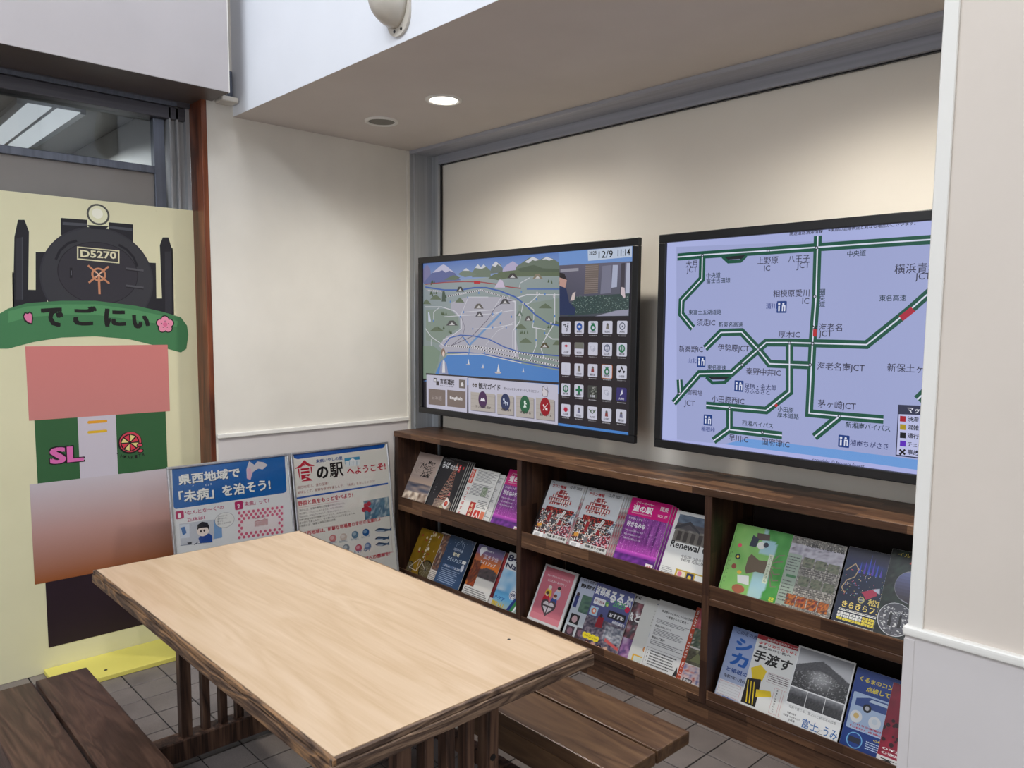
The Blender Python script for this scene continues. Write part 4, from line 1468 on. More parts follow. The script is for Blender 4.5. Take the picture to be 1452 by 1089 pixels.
def c_red(a):
    a.rect(0, 0, 1, 1, (150, 28, 56))
    a.photo(0, 0, 1, 0.84, blotch([(166, 30, 60), (150, 26, 54), (120, 20, 44), (160, 30, 58)], 4, 5), 14, 18)
    rnd = random.Random(6)
    for k in range(24):
        a.fdisc((rnd.uniform(0.0, 0.5), rnd.uniform(0.45, 0.75)), rnd.uniform(0.002, 0.008), (48, 14, 24), None, 7)
    a.ftext('不正', 0.34, 0.50, 0.80, WH, 0.42, 0.03)
    a.ftext('○不正改造車の排除', 0.06, 0.805, 1.0, WH, 0.775, 0.02); a.ftext('○迷惑運転の追放', 0.06, 0.855, 0.9, WH, 0.825, 0.02)
    a.rect(0, 0.88, 1, 1, (216, 214, 214)); a.ftext('不正改造', 0.06, 0.965, 0.98, K, 0.90, 0.05)


G = 'leaflets and magazines standing in the walnut rack'
def M_(*a_, **k_):
    k_.setdefault('group', G)
    return mag(*a_, **k_)
# bay 1, upper
M_('U', 0.053, 0.214, 0.285, 'beige music cafe guide with a seaside sunset cover, first in the upper left bay', c_cafe, t=0.005)
for k in range(3):
    o = M_('U', 0.279 + 0.010 * (3 - k), 0.212, 0.282 + 0.003 * (3 - k), 'black magazine copy behind the orange tower cover, %s' % ('rearmost of three', 'middle of three', 'foremost of three')[k], lambda a: a.rect(0, 0, 1, 1, (38, 36, 40)), d=-0.0055 * (3 - k), t=0.005)
M_('U', 0.279, 0.212, 0.282, 'black magazine with a lit orange lattice tower and white title', c_chiba, t=0.005)
for k in range(4):
    o = M_('U', 0.590 + 0.014 * (4 - k), 0.19, 0.260 - 0.004 * (4 - k), 'folded white newspaper sheet showing its edge behind the red-headed one, %s' % ('fourth and rearmost', 'third back', 'second back', 'first behind it')[k], c_plain_news, d=-0.006 * (4 - k), t=0.003, name='newspaper', cat='newspaper')
M_('U', 0.540, 0.215, 0.262, 'white folded newspaper with an orange-red heading box and dense columns', c_news, t=0.004, name='newspaper', cat='newspaper')
M_('U', 0.812, 0.212, 0.292, 'magenta and purple free paper half hidden at the end of the upper left bay', c_purple, t=0.005)
# bay 1, lower
M_('L', 0.085, 0.205, 0.262, 'mustard brown leaflet with a bicycle wheel, leftmost on the bottom tier', c_bike, t=0.003, name='leaflet', cat='leaflet')
M_('L', 0.262, 0.12, 0.272, 'pale patterned leaflet peeping out between the bicycle and the blue light-up leaflets', c_stripe, d=-0.004, t=0.003, name='leaflet', cat='leaflet')
M_('L', 0.346, 0.213, 0.274, 'dark blue light-up event leaflet with a tower outline', c_light, t=0.003, name='leaflet', cat='leaflet')
M_('L', 0.742, 0.12, 0.272, 'dark red photo leaflet behind the orange sunset leaflet', c_redphoto, d=-0.0075, t=0.003, name='leaflet', cat='leaflet')
M_('L', 0.588, 0.205, 0.274, 'orange sunset over dark hills on a leaflet with a white foot', c_sunset, t=0.003, name='leaflet', cat='leaflet')
M_('L', 0.820, 0.206, 0.282, 'light blue travel guide with the number 84 and a green stripe', c_navi, t=0.005, name='leaflet', cat='leaflet')
# bay 2, upper: two fat piles of the festival magazine
for px, (lo, nm) in enumerate(((1.112, 'left'), (1.344, 'right'))):
    for k in range(5):
        M_('U', lo + 0.0085 * (5 - k), 0.213, 0.280 + 0.0022 * (5 - k), 'grey magazine copy in the %s festival float pile, %s' % (nm, ('rearmost', 'second from the back', 'third from the back', 'fourth from the back', 'just behind the front one')[k]), c_fest_back, d=-0.0055 * (5 - k), t=0.005)
    M_('U', lo, 0.213, 0.280, 'grey magazine with a red festival float, front of the %s pile' % nm, c_fest, t=0.005)
for k in range(4):
    M_('U', 1.600 + 0.0105 * (4 - k), 0.212, 0.281 - 0.003 * (4 - k), 'magenta edge of a purple free paper in the middle-bay pile, %s' % ('rearmost', 'second from the back', 'third from the back', 'just behind the front one')[k], c_plain_magenta, d=-0.006 * (4 - k), t=0.004)
M_('U', 1.600, 0.212, 0.281, 'magenta and purple free paper shown whole in the upper middle bay', c_purple, t=0.005)
M_('U', 1.838, 0.212, 0.266, 'white leaflet reading Renewal Open with a building photo', c_renew, t=0.003, name='leaflet', cat='leaflet')
# bay 2, lower
M_('L', 1.080, 0.214, 0.280, 'pink leaflet with a grey heart in a white-edged stand', c_pink, t=0.007, name='leaflet', cat='leaflet')
M_('L', 1.308, 0.205, 0.270, 'pale lavender living magazine partly covered by the blue travel magazine', c_shizu, d=-0.006, t=0.003)
M_('L', 1.600, 0.12, 0.275, 'grey magazine with purple foot showing right of the blue travel magazine', c_shiokaze, d=-0.0105, t=0.004)
M_('L', 1.414, 0.218, 0.272, 'periwinkle blue travel magazine with white brush title and yellow burst', c_ruru, t=0.005)
M_('L', 1.686, 0.20, 0.276, 'white leaflet with small orange and yellow badges left of the typed notice', c_strip, d=-0.0045, t=0.003, name='leaflet', cat='leaflet')
M_('L', 1.757, 0.190, 0.282, 'white typed notice with a ruled box near the bottom', c_doc, t=0.002, name='leaflet', cat='leaflet')
M_('L', 1.938, 0.117, 0.298, 'red-edged visitor centre brochure with stacked nature photos', c_visitor, d=0.0045, t=0.003, name='leaflet', cat='leaflet')
# bay 3, upper
M_('U', 2.114, 0.230, 0.266, 'green picture-book style leaflet with a brown tree lying sideways', c_green, t=0.004, name='leaflet', cat='leaflet')
M_('U', 2.345, 0.196, 0.264, 'grey stone-textured leaflet with rows of small photos', c_rocks, t=0.003, name='leaflet', cat='leaflet')
M_('U', 2.548, 0.190, 0.268, 'midnight blue illumination leaflet with a yellow calendar', c_matsuda, t=0.003, name='leaflet', cat='leaflet')
M_('U', 2.688, 0.205, 0.290, 'dark green leaflet with two round photos next to the pillar', c_yamanami, d=0.0045, t=0.003, name='leaflet', cat='leaflet')
# bay 3, lower
M_('L', 2.107, 0.205, 0.272, 'periwinkle exhibition leaflet with large blue katakana', c_shika, d=-0.009, t=0.003, name='leaflet', cat='leaflet')
M_('L', 2.216, 0.208, 0.272, 'white leaflet with a red top band and brush lettering', c_tewatasu, d=-0.0045, t=0.003, name='leaflet', cat='leaflet')
M_('L', 2.380, 0.209, 0.278, 'leaflet with black and white mountain photographs and blue title', c_fuji, d=0.0, t=0.003, name='leaflet', cat='leaflet')
M_('L', 2.596, 0.205, 0.268, 'royal blue car inspection leaflet with yellow lettering', c_car, t=0.003, name='leaflet', cat='leaflet')
M_('L', 2.720, 0.200, 0.256, 'crimson leaflet with dark splatter, nearest the pillar on the bottom tier', c_red, d=0.0045, t=0.003, name='leaflet', cat='leaflet')
#@@REST
# ------------------------------------------------------------------ wall screens
def tv(x0, x1, z0, z1, label, art, cat='screen', bz=0.033):
    t = thing('wall_screen', label, cat, ((x0 + x1) / 2, 2.62, z0), 'black-framed screens on the recess wall')
    Y = 2.600
    b = MB()
    for bx in ((x0, x1, z0, z0 + bz), (x0, x1, z1 - bz, z1), (x0, x0 + bz, z0 + bz, z1 - bz), (x1 - bz, x1, z0 + bz, z1 - bz)):
        b.box(bx[0], bx[1], Y, Y + 0.022, bx[2], bx[3], 0.003, 2)
    b.build('bezel', MT['black'], t)
    MB().box(x0 + 0.03, x1 - 0.03, Y + 0.012, Y + 0.05, z0 + 0.03, z1 - 0.03, 0.004).box(x0 + 0.12, x1 - 0.12, Y + 0.05, Y + 0.085, z0 + 0.08, z1 - 0.10, 0.01).build('housing', MT['black'], t)
    xm = (x0 + x1) / 2
    m_ = MB()
    for dx in (-0.25, 0.25):
        m_.box(xm + dx - 0.02, xm + dx + 0.02, Y + 0.08, 2.80, z0 + 0.15, z1 - 0.15)
    m_.box(xm - 0.35, xm + 0.35, 2.79, 2.819, z0 + 0.3, z0 + 0.5)
    m_.build('wall_mount', MT['steel'], t)
    S = Surf((x0 + bz, Y + 0.011, z0 + bz), (1, 0, 0), (0, 0, 1), x1 - x0 - 2 * bz, z1 - z0 - 2 * bz)
    A = Art(S, z0=0.0002)
    art(A)
    # screen picture lives in the screen's own plane
    mm = S.matrix()
    o = A.build('screen_picture', MT['screen'], t)
    o.matrix_local = Matrix.Translation(-t.location) @ mm
    return t


def s_map(a):
    a.rect(0, 0, 1, 1, (40, 38, 44))
    B = (590, 350, 6.048)
    a.crop = B
    a.poly([(60, 420), (1228, 420), (1228, 35), (60, 125)], (150, 166, 196), [(158, 172, 196), (158, 172, 196), (96, 128, 190), (88, 116, 176)])
    a.poly([(60, 190), (95, 150), (120, 185), (140, 300), (60, 310)], (120, 118, 156))
    a.poly([(60, 330), (70, 300), (140, 220), (205, 165), (235, 150), (262, 165), (330, 222), (420, 330)], (96, 104, 150))
    a.poly([(140, 222), (205, 165), (235, 150), (262, 165), (330, 222), (285, 205), (255, 222), (225, 200), (190, 215)], (186, 184, 208))
    a.poly([(735, 200), (770, 160), (830, 122), (870, 150), (900, 220), (760, 235)], (176, 168, 198))
    a.poly([(860, 170), (960, 100), (1000, 84), (1060, 110), (1120, 84), (1180, 105), (1232, 140), (1232, 270), (840, 270)], (104, 116, 102))
    a.poly([(930, 130), (1000, 84), (1058, 112), (1020, 120), (1000, 112), (965, 140)], (206, 206, 214))
    a.poly([(1075, 112), (1120, 84), (1178, 108), (1140, 118), (1115, 106)], (206, 206, 214))
    a.poly([(480, 220), (530, 148), (560, 175), (580, 150), (640, 205), (640, 260), (480, 260)], (110, 122, 108))
    a.poly([(505, 180), (530, 148), (555, 175), (580, 150), (600, 172), (560, 190)], (200, 202, 210))
    a.poly([(640, 190), (680, 126), (725, 150), (745, 190), (740, 220), (640, 230)], (104, 114, 110))
    a.poly([(650, 160), (685, 124), (740, 175), (700, 150), (680, 172)], (206, 206, 214))
    a.poly([(360, 235), (430, 182), (470, 215), (520, 240), (420, 260)], (116, 128, 116)); a.poly([(400, 205), (430, 182), (460, 206)], (200, 202, 210))
    # land
    a.poly([(60, 320), (400, 285), (620, 260), (1230, 250), (1230, 1130), (60, 1130)], (146, 160, 152), [(136, 146, 152), (146, 156, 160), (146, 158, 160), (140, 152, 152), (132, 146, 142), (130, 144, 138)])
    a.poly([(240, 282), (320, 242), (380, 262), (340, 285)], (100, 114, 96)); a.poly([(630, 270), (720, 215), (850, 200), (1080, 195), (1230, 210), (1230, 250), (900, 250), (700, 285)], (96, 108, 86))
    a.poly([(860, 190), (1010, 155), (1090, 185), (1228, 190), (1228, 215), (900, 215)], (84, 96, 80))
    a.poly([(300, 480), (440, 430), (700, 430), (860, 455), (860, 800), (885, 960), (560, 930), (250, 905), (195, 850), (260, 770), (380, 720), (375, 610), (300, 535)], (170, 168, 180))
    a.poly([(85, 540), (280, 530), (360, 600), (370, 690), (280, 750), (200, 830), (85, 800)], (128, 142, 132))
    a.poly([(880, 500), (1228, 440), (1228, 960), (900, 920), (870, 700)], (132, 145, 136))
    for c_, r_ in (((375, 455), 40), ((170, 430), 50), ((90, 470), 40), ((900, 680), 50), ((940, 800), 55), ((1110, 505), 60), ((180, 700), 60), ((1200, 650), 45), ((1210, 820), 40), ((680, 250), 60)):
        a.poly([(c_[0] - r_, c_[1] + 22), (c_[0] - r_ * 0.5, c_[1] - 4), (c_[0], c_[1] - 20), (c_[0] + r_ * 0.5, c_[1] - 2), (c_[0] + r_, c_[1] + 24)], (98, 110, 90))
    rnd = random.Random(2)
    for k in range(34):
        p = rnd.choice([(150, 400), (240, 430), (280, 730), (930, 720), (1150, 300), (1210, 310), (900, 720), (240, 560), (130, 300), (590, 270), (1130, 670), (220, 690)])
        x, y = p[0] + rnd.uniform(-30, 30), p[1] + rnd.uniform(-14, 14)
        a.poly([(x - 7, y + 14), (x + 7, y + 14), (x, y - 16)], (70, 86, 60))
    W1, BL = (206, 206, 214), (62, 94, 166)
    # river, railways and roads
    a.line([(735, 560), (690, 610), (560, 740), (470, 830), (455, 900)], 0.012, (110, 146, 190))
    a.line([(400, 770), (440, 820), (460, 850)], 0.008, (90, 126, 180))
    for pts, w_ in (([(80, 515), (220, 515), (330, 550), (390, 610), (390, 700), (300, 770), (230, 800)], 0.004), ([(80, 700), (130, 770), (200, 820), (240, 850)], 0.004), ([(240, 600), (380, 590), (640, 575), (860, 540)], 0.003),
                    ([(380, 600), (420, 500), (450, 430), (620, 430)], 0.003), ([(490, 705), (660, 695), (830, 665)], 0.003), ([(740, 545), (650, 600)], 0.003), ([(410, 560), (660, 540), (730, 435)], 0.003),
                    ([(600, 840), (700, 720), (850, 640)], 0.002), ([(860, 440), (950, 410), (1230, 412)], 0.005), ([(920, 490), (960, 490), (1000, 460), (1060, 400)], 0.004), ([(930, 490), (1010, 540), (1010, 620), (1000, 690), (1110, 710)], 0.004),
                    ([(915, 500), (890, 640), (830, 720), (830, 960)], 0.004), ([(1190, 400), (1190, 650), (1100, 800), (1070, 860), (1100, 960)], 0.005), ([(1030, 700), (1030, 850), (975, 980)], 0.004), ([(1110, 750), (1170, 790), (1228, 790)], 0.004),
                    ([(885, 350), (895, 310), (975, 265)], 0.003), ([(130, 790), (130, 900), (95, 990)], 0.003), ([(150, 640), (150, 560), (200, 520)], 0.003), ([(820, 460), (850, 470), (850, 940)], 0.007)):
        a.line(pts, w_, W1)
    a.line([(80, 345), (240, 370), (380, 370), (500, 350), (600, 350), (720, 378), (850, 430), (930, 490), (1020, 580), (1130, 655), (1230, 675)], 0.0075, BL)
    a.line([(950, 362), (1230, 362)], 0.0065, (80, 110, 170))
    a.line([(80, 322), (240, 305), (420, 298), (560, 303), (690, 320), (800, 345), (900, 356)], 0.005, (150, 66, 72)); a.poly([(497, 316), (552, 316), (552, 292), (497, 292)], (180, 44, 54))
    a.line([(240, 850), (290, 780), (380, 757), (500, 765), (620, 790), (760, 860), (900, 905), (1230, 935)], 0.006, BL)
    a.line([(270, 905), (430, 905), (620, 925), (900, 985), (1230, 1045)], 0.006, BL)
    def dashed(p0, p1, n, col=(60, 58, 66)):
        for k in range(n):
            t0, t1 = (k + 0.1) / n, (k + 0.6) / n
            a.line([(p0[0] + (p1[0] - p0[0]) * t0, p0[1] + (p1[1] - p0[1]) * t0), (p0[0] + (p1[0] - p0[0]) * t1, p0[1] + (p1[1] - p0[1]) * t1)], 0.006, col)
    for p0, p1 in (((250, 850), (480, 850)), ((480, 850), (870, 905)), ((870, 905), (1228, 980)), ((250, 845), (520, 870)), ((520, 870), (860, 950)), ((860, 950), (1228, 1025)), ((270, 425), (560, 370)), ((560, 370), (790, 440)), ((90, 372), (250, 385))):
        a.line([p0, p1], 0.0075, (214, 212, 218)); dashed(p0, p1, 16)
    a.line([(300, 850), (400, 770), (420, 690), (390, 600)], 0.0025, (84, 78, 96)); a.line([(300, 850), (480, 770), (620, 620), (680, 520), (760, 470), (860, 455)], 0.003, (84, 78, 96))
    # sea
    a.poly([(150, 1130), (210, 990), (270, 930), (420, 925), (560, 925), (700, 955), (900, 1000), (1232, 1062), (1232, 1260), (60, 1150)], (78, 128, 192))
    a.line([(265, 926), (420, 920), (560, 920), (700, 950), (905, 998)], 0.005, (196, 196, 200))
    a.poly([(60, 1130), (60, 850), (150, 850), (210, 900), (190, 1000), (140, 1130)], (122, 140, 124))
    # landmarks
    for x, y, w_, c_ in ((540, 510, 42, (96, 92, 88)), (830, 250, 46, (62, 58, 60)), (1045, 255, 44, (132, 122, 104)), (310, 655, 50, (74, 72, 74)), (765, 470, 44, (70, 68, 72)), (380, 365, 34, (60, 62, 60)), (965, 615, 34, (88, 84, 84)), (1105, 845, 40, (84, 78, 58)), (890, 575, 30, (100, 116, 106)), (545, 578, 34, (80, 78, 86))):
        a.poly([(x - w_, y + 20), (x - w_ * 0.4, y - 22), (x + w_ * 0.3, y - 24), (x + w_, y + 20)], c_); a.poly([(x - w_ * 0.5, y + 16), (x, y - 8), (x + w_ * 0.5, y + 16)], (196, 194, 196))
    a.poly([(675, 350), (700, 310), (720, 278), (745, 290), (765, 350)], (196, 184, 206))
    a.poly([(105, 560), (115, 560), (130, 640), (108, 640)], (190, 196, 214)); a.poly([(228, 380), (248, 380), (258, 470), (222, 470)], (70, 84, 74))
    for x, y in ((445, 435), (540, 395), (295, 470), (410, 560), (380, 600), (660, 575), (820, 600), (725, 655), (660, 690), (775, 690), (488, 703), (858, 705), (1010, 640), (1190, 595), (905, 385), (1108, 405), (1105, 740), (590, 910), (455, 915), (1035, 450), (1030, 800), (660, 580), (150, 635)):
        a.disc((x, y), 0.0045, (84, 128, 190), 0.006, 10)
    for x, y in ((1040, 395), (920, 485), (1185, 425), (1160, 655), (830, 940), (800, 430)):
        a.disc((x, y), 0.006, (206, 200, 206), None, 8); a.disc((x, y), 0.003, (50, 46, 60), None, 6)
    for x, y, s_ in ((575, 1020, 1), (920, 1055, 1), (450, 985, 1.4), (705, 1040, 2.2)):
        a.poly([(x - 4 * s_, y + 14 * s_), (x + 7 * s_, y + 14 * s_), (x + 2 * s_, y - 18 * s_)], (214, 214, 220)); a.poly([(x - 14 * s_, y + 15 * s_), (x + 14 * s_, y + 15 * s_), (x + 9 * s_, y + 21 * s_), (x - 9 * s_, y + 21 * s_)], (190, 180, 176))
    # guide figure in a grey suit
    a.poly([(195, 1110), (215, 1000), (235, 965), (262, 1000), (282, 1110)], (140, 146, 176)); a.poly([(225, 1080), (232, 975), (246, 975), (252, 1080)], (214, 212, 216))
    a.disc((235, 905), 0.017, (136, 112, 98), 0.021); a.disc((237, 918), 0.010, (222, 200, 190), 0.014)
    # lower control panel
    a.crop = (590, 520, 6.914)
    a.poly([(100, 62), (1400, 152), (1400, 175), (100, 82)], (52, 46, 50))
    a.poly([(107, 400), (502, 450), (505, 102), (105, 78)], (192, 190, 208)); a.poly([(517, 455), (1392, 570), (1396, 180), (515, 108)], (192, 190, 208))
    a.poly([(126, 368), (290, 386), (290, 230), (126, 213)], (122, 108, 102)); a.poly([(308, 388), (488, 408), (488, 244), (308, 226)], (122, 108, 102))
    a.text('日本語', (160, 320), (255, 330), (160, 148, 144), (160, 280)); a.text('English', (334, 325), (455, 338), (226, 222, 224), (334, 285), 0.03)
    a.poly([(424, 208), (486, 214), (486, 130), (424, 124)], (110, 102, 98)); a.poly([(440, 192), (468, 195), (468, 170), (454, 148), (440, 166)], (216, 212, 214))
    a.text('言語選択', (238, 170), (378, 180), (40, 36, 40), (238, 115), 0.03); a.text('Select Language', (238, 190), (370, 198), (70, 66, 74), (238, 178))
    a.poly([(175, 150), (205, 154), (205, 112), (175, 108)], (60, 56, 58)); a.poly([(200, 180), (228, 183), (228, 142), (200, 139)], (60, 56, 58)); a.poly([(180, 142), (200, 144), (200, 120), (180, 118)], (206, 204, 210))
    a.text('観光ガイド', (615, 215), (830, 240), (44, 40, 44), (615, 155), 0.03); a.text('調べたいボタンをタッチしてください', (860, 225), (1205, 252), (60, 56, 62), (860, 198))
    for x, y in ((564, 180), (590, 183)): a.disc((x, y), 0.008, (60, 50, 46), 0.010); a.disc((x, y + 4), 0.004, (180, 176, 186))
    a.poly([(1236, 240), (1246, 290), (1290, 294), (1296, 240), (1262, 220), (1252, 195)], (206, 200, 206)); a.line([(1236, 240), (1246, 288), (1290, 292), (1298, 240), (1264, 218), (1252, 193), (1240, 200), (1244, 236)], 0.0025, (60, 56, 62)); a.ring((1262, 225), 0.022, 0.002, (60, 56, 62), 16, -40, 60)
    for bx, c_, t_ in (((538, 255, 775, 448), (74, 44, 84), 'エリアから探す'), ((798, 275, 960, 478), (44, 54, 92), '遊ぶ'), ((984, 292, 1156, 505), (40, 96, 66), '体験する'), ((1178, 312, 1360, 530), (150, 26, 38), '買う・食べる')):
        x0_, y0_, x1_, y1_ = bx
        k = 0.10
        w_ = x1_ - x0_
        y1l = y1_ - w_ * k * 1.0
        a.poly([(x0_ + 5, y1l + 6), (x1_ + 6, y1_ + 8), (x1_ + 6, y0_ + 24), (x0_ + 5, y0_ + 4)], (120, 116, 128))
        a.poly([(x0_, y1l), (x1_, y1_), (x1_, y0_ + 14), (x0_, y0_ - 10)], (176, 168, 162))
        for q_ in range(4):
            yy = y0_ + 20 + q_ * 38
            a.line([(x0_ + 4, yy), (x1_ - 4, yy + w_ * k)], 0.001, (150, 144, 140))
        cx_ = (x0_ + x1_) / 2
        a.disc((cx_, (y0_ + y1_) / 2 - 36 + 8), 0.034, c_, 0.044)
        yb = y1_ - 34
        a.text(t_, (x0_ + w_ * 0.2, yb - 14 - w_ * 0.01), (x0_ + w_ * 0.84, yb), (60, 54, 54), (x0_ + w_ * 0.2, yb - 42), 0.02)
        cy_ = (y0_ + y1_) / 2 - 28
        if t_[0] == 'エ':
            a.poly([(cx_ - 24, cy_ + 12), (cx_ - 14, cy_ - 16), (cx_ - 4, cy_ - 16), (cx_, cy_ - 6), (cx_ + 6, cy_ - 16), (cx_ + 14, cy_ - 16), (cx_ + 26, cy_ + 16)], (226, 222, 230))
        elif t_[0] == '遊':
            a.line([(cx_ - 18, cy_ - 24), (cx_ + 4, cy_), (cx_ + 4, cy_ + 30)], 0.006, (196, 204, 226)); a.line([(cx_ - 20, cy_ + 8), (cx_ + 22, cy_ + 4), (cx_ + 22, cy_ + 28)], 0.006, (196, 204, 226)); a.disc((cx_ - 16, cy_ - 28), 0.006, (196, 204, 226))
        elif t_[0] == '体':
            a.line([(cx_ - 10, cy_ + 30), (cx_, cy_), (cx_ - 4, cy_ - 18), (cx_ + 16, cy_ - 4)], 0.007, (220, 232, 224)); a.line([(cx_, cy_), (cx_ + 12, cy_ + 28)], 0.006, (220, 232, 224)); a.disc((cx_, cy_ - 28), 0.006, (220, 232, 224))
        else:
            a.line([(cx_ - 22, cy_ + 34), (cx_ + 24, cy_ - 30)], 0.003, (236, 226, 226)); a.line([(cx_ - 18, cy_ - 24), (cx_ - 8, cy_ + 2)], 0.008, (236, 226, 226)); a.poly([(cx_ + 2, cy_ + 34), (cx_ + 22, cy_ + 38), (cx_ + 22, cy_ + 14), (cx_ + 2, cy_ + 10)], (236, 226, 226))
    # right column
    a.crop = (580, 320, 3.403)
    a.poly([(725, 1010), (1090, 1060), (1095, 440), (725, 440)], (42, 37, 42))
    a.poly([(725, 192), (1085, 172), (1085, 80), (723, 120)], (112, 148, 206)); a.poly([(723, 124), (1085, 92), (1085, 80), (723, 112)], (84, 116, 178))
    a.poly([(866, 170), (1077, 150), (1077, 98), (864, 118)], (190, 202, 222))
    a.text('2025', (870, 142), (906, 139), K, (870, 125), 0.02); a.text('12/9', (916, 158), (985, 150), K, (916, 124), 0.016); a.text('11:14', (1008, 148), (1068, 141), K, (1008, 116), 0.02)
    # camera picture of a yard
    a.poly([(728, 438), (1062, 436), (1070, 172), (728, 192)], (92, 90, 104), [(70, 72, 84), (80, 86, 92), (104, 102, 122), (96, 92, 108)])
    a.poly([(846, 330), (912, 326), (918, 182), (856, 186)], (112, 100, 96))
    for k in range(14):
        a.line([(852, 196 + k * 10), (914, 193 + k * 10)], 0.0016, (150, 138, 132))
    a.poly([(925, 330), (975, 325), (980, 190), (935, 195)], (120, 120, 140)); a.poly([(978, 300), (1005, 296), (1010, 190), (985, 190)], (170, 176, 200)); a.poly([(1020, 330), (1040, 330), (1045, 180), (1026, 182)], (70, 66, 76)); a.poly([(1045, 330), (1066, 330), (1069, 180), (1052, 180)], (176, 180, 200))
    rnd = random.Random(12)
    a.poly([(770, 436), (1062, 410), (1066, 326), (800, 345)], (58, 74, 74))
    for k in range(420):
        x, y = rnd.uniform(785, 1060), rnd.uniform(338, 420)
        a.disc((x, y), 0.0025, rnd.choice([(52, 70, 66), (92, 112, 106), (72, 90, 90), (120, 136, 130)]), None, 5)
    a.poly([(900, 437), (1060, 434), (1062, 404), (1000, 410)], (150, 150, 170))
    a.poly([(728, 430), (800, 432), (806, 400), (775, 370), (760, 300), (728, 290)], (46, 56, 90)); a.poly([(728, 290), (756, 300), (764, 262), (752, 236), (728, 232)], (190, 150, 140)); a.poly([(728, 250), (764, 262), (752, 232), (728, 226)], (44, 38, 42))
    a.poly([(780, 362), (800, 360), (806, 318), (792, 326)], (206, 190, 186)); a.poly([(1024, 330), (1040, 350), (1046, 345), (1042, 300), (1026, 296)], (206, 190, 196))
    a.poly([(733, 225), (820, 218), (820, 204), (733, 210)], (150, 148, 160))
    # town emblem buttons, five by five
    a.crop = (790, 440, 5.733)
    P = [[(77, 140), (184, 140), (296, 140), (413, 140), (533, 140)], [(77, 309), (183, 312), (295, 314), (410, 318), (530, 320)],
         [(75, 476), (182, 484), (293, 490), (409, 498), (529, 503)], [(74, 645), (181, 654), (292, 664), (408, 674), (528, 684)], [(74, 812), (181, 822), (291, 834), (406, 850), (525, 860)]]
    GR, NV, RD = (36, 110, 76), (44, 84, 160), (180, 40, 60)
    for r in range(5):
        for c in range(5):
            x, y = P[r][c]
            hw, hh = 36 + c * 1.4, 50 + c * 1.2
            q0 = a.at((x, y)); e = a.at((x + hw, y)); f_ = a.at((x, y + hh))
            w_, h_ = e[0] - q0[0], q0[1] - f_[1]
            u0, v0 = q0
            bg = (200, 200, 216)
            if (r, c) == (3, 4): bg = (58, 52, 110)
            if (r, c) in ((3, 2),): bg = (70, 72, 70)
            if (r, c) == (2, 3): a.rrect_l(u0 - w_ * 1.1, v0 - h_ * 1.06, u0 + w_ * 1.1, v0 + h_ * 1.06, 0.006, (190, 110, 50))
            a.rrect_l(u0 - w_, v0 - h_, u0 + w_, v0 + h_, 0.006, bg)
            D = lambda dx, dy, rx, col, ry=None: a.disc_l((u0 + dx * w_, v0 + dy * h_), rx * w_, (ry or rx) * w_, col, 16)
            Pq = lambda pts, col: a.poly_l([(u0 + px_ * w_, v0 + py_ * h_) for px_, py_ in pts], col)
            Lq = lambda pts, wd, col: a.line_l([(u0 + px_ * w_, v0 + py_ * h_) for px_, py_ in pts], wd * w_, col)
            if (r, c) in ((0, 2), (2, 3)):
                D(0, 0.0, 0.55, GR); D(0, -0.02, 0.26, bg); Pq([(-0.5, 0.8), (-0.1, 0.3), (0.1, 0.3), (0.5, 0.8), (0.15, 0.6), (0, 0.85), (-0.15, 0.6)], GR)
            elif (r, c) in ((1, 4), (3, 0)):
                a.ring_ = 0; D(0, 0.15, 0.62, GR); D(0, 0.2, 0.38, bg); Lq([(0, 0.75), (0, -0.3)], 0.2, GR)
            elif (r, c) == (0, 1): D(0, 0.15, 0.62, NV); Pq([(-0.5, 0.1), (0, 0.35), (0.5, 0.1), (0, -0.05)], bg)
            elif (r, c) == (0, 4): D(0, 0.2, 0.58, (60, 70, 90)); D(0, 0.2, 0.44, bg); Pq([(-0.2, 0.05), (0.2, 0.05), (0, 0.35)], (60, 70, 90))
            elif (r, c) == (1, 0): Pq([(-0.45, 0.4), (0, 0.65), (0.45, 0.4), (0, 0.15)], RD)
            elif (r, c) == (1, 3):
                D(0, 0.2, 0.6, (66, 78, 110)); D(0, 0.2, 0.46, bg)
                for k in (-0.25, 0, 0.25): Lq([(-0.4, 0.2 + k), (0.4, 0.2 + k)], 0.08, (66, 78, 110))
                Lq([(0, 0.65), (0, -0.2)], 0.1, (66, 78, 110))
            elif (r, c) == (2, 4): Lq([(-0.45, -0.1), (0, 0.75), (0.45, -0.1)], 0.2, K); D(-0.5, 0.1, 0.15, K); D(0.5, 0.1, 0.15, K)
            elif (r, c) == (3, 1): Pq([(-0.25, 0.8), (0.25, 0.8), (0.25, 0.3), (0.7, 0.3), (0.7, -0.1), (0.25, -0.1), (0.25, -0.6), (-0.25, -0.6), (-0.25, -0.1), (-0.7, -0.1), (-0.7, 0.3), (-0.25, 0.3)], GR)
            elif (r, c) == (4, 0):
                for k in range(9):
                    t = math.radians(-20 + k * 27.5); Pq([(0.1 * math.cos(t + 1.5), 0.1 + 0.1 * math.sin(t + 1.5)), (0.78 * math.cos(t), 0.1 + 0.6 * math.sin(t)), (0.1 * math.cos(t - 1.5), 0.1 + 0.1 * math.sin(t - 1.5))], (176, 32, 60))
